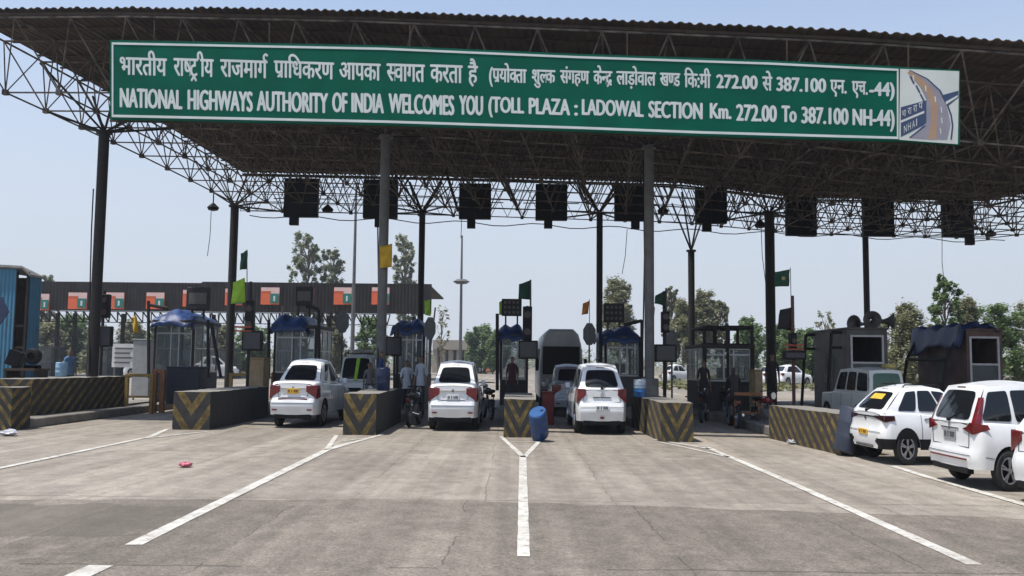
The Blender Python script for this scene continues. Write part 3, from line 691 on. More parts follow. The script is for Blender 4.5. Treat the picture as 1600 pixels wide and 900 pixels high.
        bm = bmesh.new(); bm.from_mesh(me.data); bmesh.ops.remove_doubles(bm, verts=bm.verts, dist=.004); bmesh.ops.recalc_face_normals(bm, faces=bm.faces); bm.to_mesh(me.data); bm.free()
        for p in me.data.polygons: p.use_smooth = True
        me.data.set_sharp_from_angle(angle=R(60))
        s.cabo = me
        # glazing, each pane a slightly proud curved sheet
        def pane(fn, u0, u1, v0, v1, name, out, m_=car_glass):
            g_ = MB(); cu = .035
            def f(a, b_):
                # rounded corners: pull the corners in
                u = lerp(u0, u1, a); v = lerp(v0, v1, b_); ca = abs(a-.5)*2; cb = abs(b_-.5)*2
                if ca > .8 and cb > .8: k_ = (ca-.8)*(cb-.8)/.04*.5; u += (.5*(u0+u1)-u)*.12*k_; v += (.5*(v0+v1)-v)*.12*k_
                return fn(u, v)+out
            g_.grid(f, 10, 6); return s.b(g_, name, m_, s.cabo, smooth=60, fix=False)
        s.rear_pane = pane(lambda u, v: endf(True, u, v), *s.wins.get('rear', (.09, .91, .14, .86)), 'rear_window', Vector((0, -.012, .006)))
        pane(lambda u, v: endf(False, u, v), .06, .94, .08, .93, 'windscreen', Vector((0, .012, .006)))
        for sg in (-1, 1):
            for (u0, u1) in s.wins['side']: pane(lambda u, v: side(sg, u, v), u0, u1, s.wins.get('v0', .1), .86, 'side_window', Vector((sg*.012, 0, .002)))
    # fittings
    def seam(s, y, z0=None, z1=None, w=.008):
        for sg in (-1, 1):
            z0_ = z0 or s.gc+.12; z1_ = z1 or s.zt(y)-.05; P = []; m = MB()
            for i in range(9):
                z = lerp(z0_, z1_, i/8); P.append(Vector((sg*(s.hw(y, z)-.001), y, z)))
            m.path(P, w, 4); s.b(m, 'door_seam', black_pl, s.bodyo)
    def rear_y(s, x, z):
        return -s.L/2+s.inset*smooth01((z-s.bumpz+.07)/.12)-.022*(1-(x/(s.W*.43))**2)
    def extras(s, wiper=True):
        m = MB(); P = [Vector((s.W*.425*(i/5-1), s.rear_y(s.W*.425*(i/5-1), s.bumpz-.06)-.001, s.bumpz-.06)) for i in range(11)]; m.path(P, .006, 4); s.b(m, 'bumper_seam', black_pl, s.bodyo)
        for sg in (-1, 1):
            m = MB(); P = [Vector((sg*(s.hw(y, z)-.001), y, z)) for y, z in [(-s.L/2+.3+i*.05, s.bumpz-.07-i*.006) for i in range(5)]]
            if s.yr-s.rw-.055 > P[-1].y-.02: m.path(P, .006, 4); s.b(m, 'bumper_seam', black_pl, s.bodyo)
        zc = min(s.zt(-s.L/2)-.09, s.bumpz+.3); m = MB(); m.lathe([(.045, -.012), (.05, .0), (.03, .012)], 12, (0, s.rear_y(0, zc)-.006, zc), 'Y'); s.b(m, 'badge', chrome, s.bodyo)
        if wiper:
            p0 = s.endf(True, .5, .06)+Vector((0, -.03, 0)); p1 = s.endf(True, .74, .30)+Vector((0, -.025, .01)); m = MB(); m.bar(p0, p1, .012, 5); m.cbox(p0, (.08, .05, .05)); s.b(m, 'wiper', black_pl, s.cabo)
        m = MB(); x0 = s.endf(True, .5, .985); m.cbox(x0+Vector((0, -.02, -.02)), (.26, .02, .02)); s.b(m, 'brake_light', red_lens, s.cabo)
    def handle(s, y, z, chr_=None):
        for sg in (-1, 1):
            m = MB(); x = sg*(s.hw(y, z)+.015); m.cbox((x, y, z), (.03, .17, .03)); s.b(m, 'door_handle', chr_ or s.paint, bevel=.006)
    def mirror(s, y, z):
        for sg in (-1, 1):
            m = MB(); x = sg*(s.hw(y, z)+.09); m.cbox((x, y, z+.08), (.16, .08, .13)); m.bar((sg*(s.hw(y, z)-.05), y, z), (x, y, z+.03), .02); s.b(m, 'wing_mirror', s.paint, bevel=.02)
    def tail(s, x0, x1, z0, z1, fwd=.26, m_=None, y_extra=.036, poly=None):
        yb = -s.L/2+s.inset
        for sg in (-1, 1):
            m = MB(); X0 = s.W/2*x0; X1 = s.W/2*x1
            m.add([(sg*X0, yb-y_extra, z0+(z1-z0)*.55), (sg*X1*.985, yb-y_extra+.035, z0), (sg*X1*.97, yb-y_extra+.035, z1), (sg*X0, yb-y_extra, z1-.01),
                   (sg*X0, yb+.1, z0+(z1-z0)*.55), (sg*X1*1.035, yb+fwd, z0+.04), (sg*X1*1.01, yb+fwd, z1), (sg*X0, yb+.1, z1-.01)],
                  [(0, 1, 2, 3), (4, 7, 6, 5), (0, 4, 5, 1), (3, 2, 6, 7), (1, 5, 6, 2), (0, 3, 7, 4)])
            o = s.b(m, 'tail_light', m_ or red_lens, bevel=.012)
    def head(s, x0, x1, z0, z1):
        yb = s.L/2-s.inset
        for sg in (-1, 1):
            m = MB(); m.box(sg*s.W/2*x0, sg*s.W/2*x1, yb-.22, yb+.015, z0, z1); s.b(m, 'headlight', chrome, bevel=.02)
    def plate(s, z, m_, w=.42, h=.11, x=0, yoff=0, front=False):
        yb = -s.L/2+(s.inset if z > s.bumpz else 0)-.032-yoff; sg = 1
        if front: yb = -yb; sg = -1
        m = MB(); m.box(x-w/2, x+w/2, yb-.012, yb+.012, z-h/2, z+h/2); p = s.b(m, 'number_plate', m_, bevel=.004)
        m = MB(); rs = random.Random(int(z*1000)+int(s.root.location.x*10))
        for i in range(9):
            xa = x-w*.40+i*w*.8/8.5
            if i in (2, 4): continue
            m.box(xa, xa+w*.055, yb-sg*.0165, yb-sg*.0135, z-h*.27, z+h*.27)
            if rs.random() < .6: m.box(xa, xa+w*.075, yb-sg*.0165, yb-sg*.0135, z+h*.17, z+h*.27)
        s.b(m, 'plate_lettering', glyph, p)
def sedan(name, label, rear_px, rearD, theta, k, pl, group, dx=0, col=None, boot=1.02):
    L_ = 3.98; x = PT(rear_px, 600, rearD).x
    loc = Vector((x+math.sin(theta)*L_/2*k*K, rearD+math.cos(theta)*L_/2*k, 0))
    c = Car(name, label, loc, theta, k, L_, 1.735, 1.515, .30, .30, .80, 2.43, [(0, boot-.05), (.18, boot), (.5, boot+.01), (.9, boot-.03), (2.6, .93), (2.95, .93), (3.7, .80), (3.98, .62)],
            (.60, 1.22, 2.15, 3.0, .87, .66), dict(side=[(.17, .40), (.43, .66), (.69, .93)], rear=(.10, .90, .10, .84)), col or white_paint, group)
    c.tail(.52, .965, .64, boot-.07)
    for y in (-.55, .28, 1.05): c.seam(y)
    c.handle(-.42, .80); c.handle(.42, .80); c.mirror(.98, .92)
    c.plate(.74 if pl is plate_white else .82, pl)
    m = MB(); yb = -L_/2+.07; m.box(-.42, .42, yb-.02, yb+.01, boot-.155, boot-.13); c.b(m, 'chrome_strip', chrome, c.bodyo)
    m = MB()
    z0, z1 = .60, boot-.035
    for sg in (-1, 1): m.bar((sg*.5, yb-.004, .68), (sg*.55, yb-.002, z1), .006); 
    m.bar((-.5, yb-.004, .68), (.5, yb-.004, .68), .006); c.b(m, 'boot_seam', black_pl, c.bodyo)
    m = MB(); m.box(-.62, .62, -L_/2+.03, -L_/2+.2, .215, .31); c.b(m, 'bumper_lip', black_pl, c.bodyo, bevel=.01)
    for sg in (-1, 1): m = MB(); m.box(sg*.52, sg*.68, -L_/2-.022, -L_/2+.06, .395, .425); c.b(m, 'reflector', red_lens, c.bodyo)
    return c
G1 = 'cars queueing at the toll booths'
v1 = sedan('parked_car', 'white taxi sedan with yellow number plate and red strip, queueing left of the second island', 457, 21.75, R(1.5), 1.085, plate_yellow, G1)
m = MB(); yb = -1.99+.07; m.box(-.50, .50, yb-.025, yb+.01, .615, .655); v1.b(m, 'red_strip', red_lens, v1.bodyo)
v2 = sedan('parked_car', 'white sedan with white number plate, alone in the lane under the tall distant light mast', 707.5, 21.3, 0, 1.075, plate_white, G1)
v4 = sedan('parked_car', 'dusty pale sedan mostly hidden behind the white hatchback, in front of the minibus', 893, 27.3, 0, 1.04, plate_white, G1, col=silver_paint)
def hatch(name, label, rear_px, rearD, theta, k, group, pl=plate_white, loc=None):
    L_ = 3.85; x = PT(rear_px, 600, rearD).x
    loc = loc or Vector((x+math.sin(theta)*L_/2*k*K, rearD+math.cos(theta)*L_/2*k, 0))
    c = Car(name, label, loc, theta, k, L_, 1.735, 1.53, .30, .30, .66, 2.43, [(0, .96), (.12, 1.0), (.4, 1.01), (1.2, .98), (2.6, .95), (2.9, .94), (3.6, .82), (3.85, .62)],
            (.13, .62, 2.0, 2.95, .90, .68), dict(side=[(.10, .30), (.33, .62), (.65, .93)], rear=(.11, .89, .10, .84)), white_paint, group, bumpz=.66)
    c.tail(.62, .97, .68, 1.0, .26)
    for y in (-.62, .22, 1.0): c.seam(y)
    c.mirror(.95, .93); c.plate(.585, pl, .44, .10, yoff=-.0)
    m = MB(); yb = -L_/2+.07
    m.bar((-.62, yb-.004, .71), (.62, yb-.004, .71), .007)
    for sg in (-1, 1): m.bar((sg*.62, yb-.004, .71), (sg*.60, yb+.0, .97), .006)
    m.box(-.3, .3, yb-.012, yb, .80, .815); c.b(m, 'tailgate_seam', black_pl, c.bodyo)
    m = MB(); m.box(-.06, .06, -L_/2-.03, -L_/2+.02, .35, .40); c.b(m, 'fog_light', red_lens, c.bodyo)
    m = MB(); m.box(-.62, .62, -L_/2+.03, -L_/2+.2, .215, .31); c.b(m, 'bumper_lip', black_pl, c.bodyo, bevel=.01)
    m = MB(); m.cbox((0, -L_/2+.66, 1.505), (.95, .14, .03)); c.b(m, 'roof_spoiler', white_paint, c.cabo, bevel=.01)
    return c
v3 = hatch('parked_car', 'white hatchback stopped beside the blue and white drum, right of the blue barrel', 941, 20.7, 0, 1.05, G1)
def wheel_anchor(px, py, theta, k, lx, ly):
    p = GR(px, py); o = Matrix.Diagonal((K*k, k, k)) @ (Matrix.Rotation(-theta, 3, 'Z') @ Vector((lx, ly, 0))); return Vector((p.x-o.x, p.y-o.y, 0))
# compact SUV seen from its rear right
th = R(87); k_ = .825; L_ = 3.99
loc = wheel_anchor(1415, 727, th, k_, 1.76/2-.1, -L_/2+.78)
v5 = Car('parked_car', 'white compact SUV with black cladding and yellow plate, behind the leaning grey barrel', loc, th, k_, L_, 1.76, 1.57, .31, .345, .80, 2.5, [(0, 1.00), (.14, 1.05), (.5, 1.06), (2.6, 1.02), (2.95, 1.02), (3.7, .92), (3.99, .66)],
         (.16, .85, 2.1, 3.05, .90, .66), dict(side=[(.12, .33), (.36, .63), (.66, .93)], rear=(.10, .90, .12, .84)), white_paint, G1, bumpz=.70, clad=.52)
v5.tail(.45, .965, .84, .98, .34, m_=mat('smoked_red_lens', (.035, .008, .010), .12, 0, .3, 8, coat=.6))
for y in (-.72, .2, 1.05): v5.seam(y)
v5.handle(-.55, .92, chrome); v5.handle(.35, .92, chrome); v5.mirror(1.0, 1.02); v5.plate(.62, plate_yellow, yoff=.01)
m = MB(); yb = -L_/2+.07; m.box(-.5, .5, yb-.02, yb+.01, .93, .955); v5.b(m, 'lamp_bar', black_pl, v5.bodyo)
m = MB(); m.box(-.40, .40, -L_/2-.03, -L_/2+.1, .32, .38); v5.b(m, 'skid_plate', steel_grey, v5.bodyo, bevel=.02)
for sg in (-1, 1):
    m = MB(); m.path([Vector((sg*.50, -L_/2+.95, 1.535)), Vector((sg*.53, -L_/2+1.0, 1.59)), Vector((sg*.55, -L_/2+2.0, 1.60)), Vector((sg*.54, -L_/2+2.1, 1.555))], .014, 6); v5.b(m, 'roof_rail', black_pl, v5.cabo)
m = MB(); m.grid(lambda u, v: v5.endf(True, lerp(.3, .72, u), lerp(.52, .74, v))+Vector((0, -.022, .010)), 10, 4); v5.b(m, 'window_sticker', mat('yellow_sticker', (.7, .45, .05), .5), v5.cabo)
m = MB(); m.path([Vector((0, -L_/2+1.1, 1.56)), Vector((0, -L_/2+.95, 1.66))], .01, 5); v5.b(m, 'aerial', black_pl, v5.cabo)
# MPV
th = R(91); k_ = .835; L_ = 4.39
loc = wheel_anchor(1574, 768, th, k_, 1.735/2-.1, -L_/2+.85)
v6 = Car('parked_car', 'white people carrier with tall red tail lamp, largest car on the right of the road', loc, th, k_, L_, 1.735, 1.69, .33, .325, .86, 2.74, [(0, 1.02), (.12, 1.06), (.5, 1.08), (3.0, 1.0), (3.3, 1.0), (4.1, .88), (4.39, .64)],
         (.12, .50, 2.3, 3.5, .91, .72), dict(side=[(.04, .26), (.29, .54), (.57, .93)], rear=(.10, .90, .08, .86)), white_paint, G1, bumpz=.60)
yb = -L_/2+.07
for sg in (-1, 1):
    m = MB(); a = v6.W/2
    # L-shaped lamp: horizontal wedge on the corner plus a rising blade on the pillar
    m.add([(sg*a*.52, yb-.025, .95), (sg*a*.87, yb-.010, .87), (sg*a*.875, yb-.006, 1.05), (sg*a*.78, yb-.012, 1.06), (sg*a*.72, yb-.018, 1.0), (sg*a*1.0, yb+.34, .96), (sg*a*.985, yb+.30, 1.03), (sg*a*.52, yb+.05, .97)],
          [(0, 1, 2, 3, 4), (1, 5, 6, 2), (0, 7, 5, 1), (4, 3, 2, 6, 7), (0, 4, 7), (5, 7, 6)])
    v6.b(m, 'tail_light', red_lens)
    m = MB(); P0 = v6.endf(True, .5+sg*.5, 0); P1 = v6.endf(True, .5+sg*.5, .72); o1 = Vector((sg*.014, -.024, 0))
    q = [v6.endf(True, .5+sg*.44, -.05)+o1, P0+o1+Vector((sg*.0, .0, -.04)), v6.side(sg, .04, .05)+Vector((sg*.022, 0, 0)), v6.side(sg, .012, .72)+Vector((sg*.022, 0, 0)), P1+o1, v6.endf(True, .5+sg*.465, .72)+o1]
    m.add(q, [(0, 1, 4, 5), (1, 2, 3, 4)]); v6.b(m, 'pillar_light', red_lens)
for y in (-.78, .25, 1.25): v6.seam(y)
v6.handle(-.6, .92); v6.handle(.45, .9); v6.mirror(1.2, 1.0); v6.plate(.83, mat('grey_plate', (.30, .30, .30), .4), .42, .16)
m = MB(); m.bar((-.62, yb-.004, .66), (.62, yb-.004, .66), .007); m.bar((-.62, yb-.004, .66), (-.64, yb-.0, 1.02), .006); m.bar((.62, yb-.004, .66), (.64, yb-.0, 1.02), .006); v6.b(m, 'tailgate_seam', black_pl, v6.bodyo)
m = MB(); m.box(-.3, .3, yb-.022, yb, .935, .955); m.box(-.02, .02, yb-.022, yb, .975, 1.02); v6.b(m, 'chrome_garnish', chrome, v6.bodyo)
m = MB(); m.box(-.62, .62, -L_/2-.026, -L_/2+.02, .46, .485); v6.b(m, 'bumper_strip', mat('maroon_strip', (.15, .02, .02), .5), v6.bodyo)
m = MB(); m.box(-.6, .6, -L_/2+.03, -L_/2+.2, .24, .34); v6.b(m, 'bumper_lip', black_pl, v6.bodyo, bevel=.01)
for c_ in (v1, v2, v4): c_.extras(False)
for c_ in (v3, v5, v6): c_.extras(True)
# another car cut by the frame at the far right
pz = GR(1600, 768)
v7 = hatch('parked_car', 'white car cut by the right edge of the photo, nearest of all vehicles', 0, 0, R(86), .86, G1, loc=Vector((6.13+1.07, 10.65, 0)))
# jeep in the lane between islands on the right
L_ = 4.1; k_ = .86; x = PT(1386, 600, 22.3).x
v8 = Car('parked_jeep', 'boxy pale utility jeep with green tinted windows, behind the white compact SUV', Vector((x, 22.3+L_/2*k_, 0)), 0, k_, L_, 1.72, 1.84, .3, .36, .8, 2.6, [(0, 1.12), (.1, 1.14), (2.9, 1.12), (3.0, 1.08), (3.95, 1.04), (4.1, .8)],
         (.03, .12, 2.35, 2.85, .95, .86), dict(side=[(.03, .30), (.34, .60), (.64, .93)], rear=(.10, .90, .08, .86)), mat('off_white_paint', (.66, .65, .60), .4, 0, .1, 3, coat=.3), G1, inset=.03, tumble=.04, cat='jeep')
v8.tail(.80, .96, .62, .82, .1); v8.rear_pane.data.materials[0] = mat('green_tint', (.05, .12, .07), .12, 0, .3, 4)
for y in (-.8, .1, .95): v8.seam(y)
m = MB(); m.cbox((.35, -L_/2+.4, 1.90), (.5, .35, .14)); v8.b(m, 'roof_sack', mat('yellow_sacking', (.45, .36, .12), .8, 0, .4, 9), v8.cabo, bevel=.05)
# jeep facing the camera in the taxi's lane
k_ = .93; L_ = 3.9; x = PT(549, 600, 28.6).x
v9 = Car('parked_jeep', 'white roofed van behind the taxi with a lime green sash across its dark windscreen', Vector((x, 28.6+L_/2*k_, 0)), R(180), k_, L_, 1.78, 1.95, .3, .34, .8, 2.4, [(0, 1.15), (.1, 1.18), (2.9, 1.18), (3.05, 1.10), (3.75, 1.0), (3.9, .7)],
         (.03, .12, 2.75, 3.25, .95, .86), dict(side=[(.03, .30), (.34, .60), (.64, .93)]), white_dull, G1, inset=.03, tumble=.04, cat='van')
v9.head(.62, .95, .72, .92)
m = MB(); m.box(-.5, .5, L_/2-.06, L_/2-.015, .6, .85); v9.b(m, 'grille', black_pl, bevel=.01)
m = MB(); lime = mat('lime_cloth', (.32, .55, .04), .8, 0, .25, 6)
q = [v9.endf(False, .42, .02), v9.endf(False, .52, .02), v9.endf(False, .50, .95), v9.endf(False, .38, .95)]; m.prism([p+Vector((0, .03, .01)) for p in q], (0, .01, 0)); v9.b(m, 'sash', lime, v9.cabo)
m = MB()
for i in range(5): m.bar((-.55+i*.27, 0, 2.03), (-.55+i*.27, 1.0, 2.03), .02)
for y in (0, .5, 1.0): m.bar((-.6, y, 2.02), (.6, y, 2.02), .02); m.bar((-.6, y, 1.88), (-.6, y, 2.04), .02); m.bar((.6, y, 1.88), (.6, y, 2.04), .02)
v9.b(m, 'roof_rack', steel_dark, v9.cabo)
# minibus
def minibus(label, px, D, w, h, L=6.0):
    x = PT(px, 560, D).x; t = thing('minibus', label, 'minibus', (x, D, 0)); cr = mat('pale_bus_paint', (.48, .475, .46), .45, 0, .2, 2, coat=.2)
    m = MB()
    def sec(y, k, dz): return [(x-w/2*k, y, .35), (x-w/2*k, y, 1.5), (x-w/2*k*.93, y, h*.80+dz), (x-w/2*k*.80, y, h*.93+dz), (x-w/2*k*.55, y, h+dz), (x+w/2*k*.55, y, h+dz), (x+w/2*k*.80, y, h*.93+dz), (x+w/2*k*.93, y, h*.80+dz), (x+w/2*k, y, 1.5), (x+w/2*k, y, .35)]
    S_ = [sec(D+.05, .95, -.10), sec(D+.2, 1, -.02), sec(D+L*.5, 1, 0), sec(D+L, 1, 0)]; n = 10
    m.add([p for s in S_ for p in s], [(i*n+j, (i+1)*n+j, (i+1)*n+(j+1) % n, i*n+(j+1) % n) for i in range(3) for j in range(n)]+[tuple(range(n)), tuple(3*n+j for j in range(n))]); b = m.build('body', cr, t, bevel=.04)
    m = MB(); m.box(x-w*.42, x+w*.42, D-.0, D+.06, 1.22, h*.77); m.build('windscreen', mat('dark_bus_glass', (.006, .007, .008), .35, spec=.12), t, bevel=.03)
    for sx_ in (-1, 1):
        m = MB(); m.prism([(x+sx_*w*.05, D+.05, h*.84), (x+sx_*w*.30, D+.05, h*.84), (x+sx_*w*.26, D+.09, h*.91), (x+sx_*w*.07, D+.09, h*.92)], (0, .06, 0)); m.build('roof_light', mat('smoked_lens', (.05, .05, .055), .3), t)
        for i in range(5): m = MB(); m.box(x+sx_*w*.487, x+sx_*w*.503, D+.5+i*1.05, D+1.4+i*1.05, 1.45, h*.74); m.build('side_window', car_glass, t)
        for yw in (D+.9, D+L-1.3): m = MB(); m.lathe([(.2, -.1), (.36, -.1), (.38, -.05), (.38, .05), (.36, .1), (.2, .1)], 20, (x+sx_*(w/2-.12), yw, .38), 'X'); m.build('wheel', rubber, t, smooth=40)
        m = MB(); m.box(x+sx_*w*.30, x+sx_*w*.44, D-.01, D+.08, .75, .95); m.build('headlight', chrome, t, bevel=.02)
        m = MB(); m.box(x+sx_*(w/2+.02), x+sx_*(w/2+.14), D, D+.07, 1.35, 1.8); m.build('wing_mirror', black_pl, t, bevel=.02)
    m = MB(); m.box(x-w*.46, x+w*.46, D-.07, D+.1, .38, .66); m.build('bumper', black_pl, t, bevel=.03)
    m = MB(); m.box(x-w*.22, x+w*.22, D-.02, D+.06, .74, .98); m.build('grille', black_pl, t, bevel=.02)
    m = MB(); m.bar((x-w*.3, D-.02, 1.32), (x-.05, D-.02, 1.55), .012); m.bar((x+w*.1, D-.02, 1.32), (x+w*.32, D-.02, 1.55), .012); m.build('wiper', black_pl, t)
    return t
minibus('tall pale minibus with a wide dark window, behind the white hatchback', 877, 33.5, 1.62, 2.92)
# far traffic beyond the plaza
def far_car(px, py, label, col, k=1.0, theta=0):
    p = GR(px, py); c = Car('distant_car', label, Vector((p.x, p.y, 0)), theta, k, 4.1, 1.72, 1.5, .2, .3, .8, 2.5, [(0, .95), (.15, 1.0), (2.7, .95), (3.8, .8), (4.1, .6)], (.3, .9, 2.1, 3.0, .88, .68), dict(side=[(.15, .45), (.5, .9)]), col, 'cars driving beyond the plaza'); c.tail(.7, .96, .72, .92); return c
far_car(1238, 603, 'white car parked side-on beyond the plaza, right of the pole with a black flag', white_paint, 1.15, R(75))
far_car(1211, 602, 'white car far beyond the plaza, left of another one parked side-on', white_paint, 1.1, R(80))
far_car(338, 592, 'white car far beyond the plaza, left of the second dark column', white_dull, 1.3, R(60))
far_car(765, 584, 'small orange-brown car far down the open lane', mat('orange_paint', (.45, .16, .07), .4), 1.0)
far_car(748, 579, 'small pale car far down the open lane by the toll building', silver_paint, 1.0)
far_car(1060, 598, 'pale car beyond the plaza between the display and the column with open struts', white_dull, 1.1, R(70))
far_car(230, 590, 'white car far beyond the plaza behind the leftmost booth', white_dull, 1.3, R(80))
# ================================================================== islands and barriers
def island(label, x0, x1, y0, y1, h, per=.42, slope=1.0, yk=.55, ylen=5.0, yend=36, yaw=0, ph=0.0, xk=1.0, plain=False):
    t = thing('toll_island', label, 'island', ((x0+x1)/2, y0, 0), 'striped toll islands')
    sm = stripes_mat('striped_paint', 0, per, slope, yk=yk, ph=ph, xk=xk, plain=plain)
    m = MB(); hx = (x1-x0)/2; xm = (x0+x1)/2; rt = Matrix.Rotation(yaw, 3, 'Z'); rsn = random.Random(int(x0*50)); o_ = rsn.uniform(0, 50)
    def blk(fn, nu, nv):
        def g_(u, v):
            q = fn(u, v); e = Vector((noise.noise(q*2.3+Vector((o_, 0, 0))), noise.noise(q*2.3+Vector((0, o_, 0))), noise.noise(q*2.3+Vector((0, 0, o_)))))*.016
            f = Vector((noise.noise(q*11+Vector((o_, 0, 0))), noise.noise(q*11), 0))*.007; p = rt @ (q+e+f)+Vector((xm, y0, 0)); p.z = max(0, q.z+e.z if q.z > .05 else 0); return p
        m.grid(g_, nu, nv)
    ny = int(ylen*9)
    blk(lambda u, v: Vector((lerp(-hx, hx, u), 0, h*v)), 10, 10); blk(lambda u, v: Vector((lerp(-hx, hx, u), ylen, h*v)), 10, 10)
    for sg in (-1, 1): blk(lambda u, v: Vector((sg*hx, ylen*u, h*v)), ny, 10)
    blk(lambda u, v: Vector((lerp(-hx, hx, u), ylen*v, h)), 10, ny)
    m.build('barrier_block', sm, t, bevel=0, weld=.002, smooth=40)
    if yend > y0+ylen: m = MB(); m.box(x0-.05, x1+.05, y0+ylen+.003, yend, 0, .22); m.build('kerb_slab', concrete, t, bevel=.03)
    return t
def px_at(px, D): return PT(px, 600, D).x
def H_(px, py, D): return PT(px, py, D).z
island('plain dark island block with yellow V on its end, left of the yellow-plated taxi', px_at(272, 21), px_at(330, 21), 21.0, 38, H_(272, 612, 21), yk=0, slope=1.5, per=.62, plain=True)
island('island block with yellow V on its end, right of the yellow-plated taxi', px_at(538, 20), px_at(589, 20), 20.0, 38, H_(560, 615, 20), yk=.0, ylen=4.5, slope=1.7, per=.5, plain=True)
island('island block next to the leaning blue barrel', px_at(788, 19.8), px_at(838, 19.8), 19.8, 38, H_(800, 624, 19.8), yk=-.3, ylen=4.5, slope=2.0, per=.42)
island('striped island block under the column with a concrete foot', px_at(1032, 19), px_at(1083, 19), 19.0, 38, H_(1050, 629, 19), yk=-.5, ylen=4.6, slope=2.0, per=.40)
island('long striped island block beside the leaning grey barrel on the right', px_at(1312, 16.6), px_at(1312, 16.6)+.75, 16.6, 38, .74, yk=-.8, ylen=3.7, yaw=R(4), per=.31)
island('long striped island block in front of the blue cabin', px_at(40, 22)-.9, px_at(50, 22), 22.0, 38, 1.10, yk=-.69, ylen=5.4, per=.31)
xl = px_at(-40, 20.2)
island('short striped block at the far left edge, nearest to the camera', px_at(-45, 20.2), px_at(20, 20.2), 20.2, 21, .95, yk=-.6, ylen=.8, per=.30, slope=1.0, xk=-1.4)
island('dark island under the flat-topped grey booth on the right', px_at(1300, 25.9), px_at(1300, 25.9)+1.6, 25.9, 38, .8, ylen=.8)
island('dark island under the red-brown booth at the right edge', px_at(1445, 25), px_at(1445, 25)+1.5, 25.0, 38, .8, ylen=1)
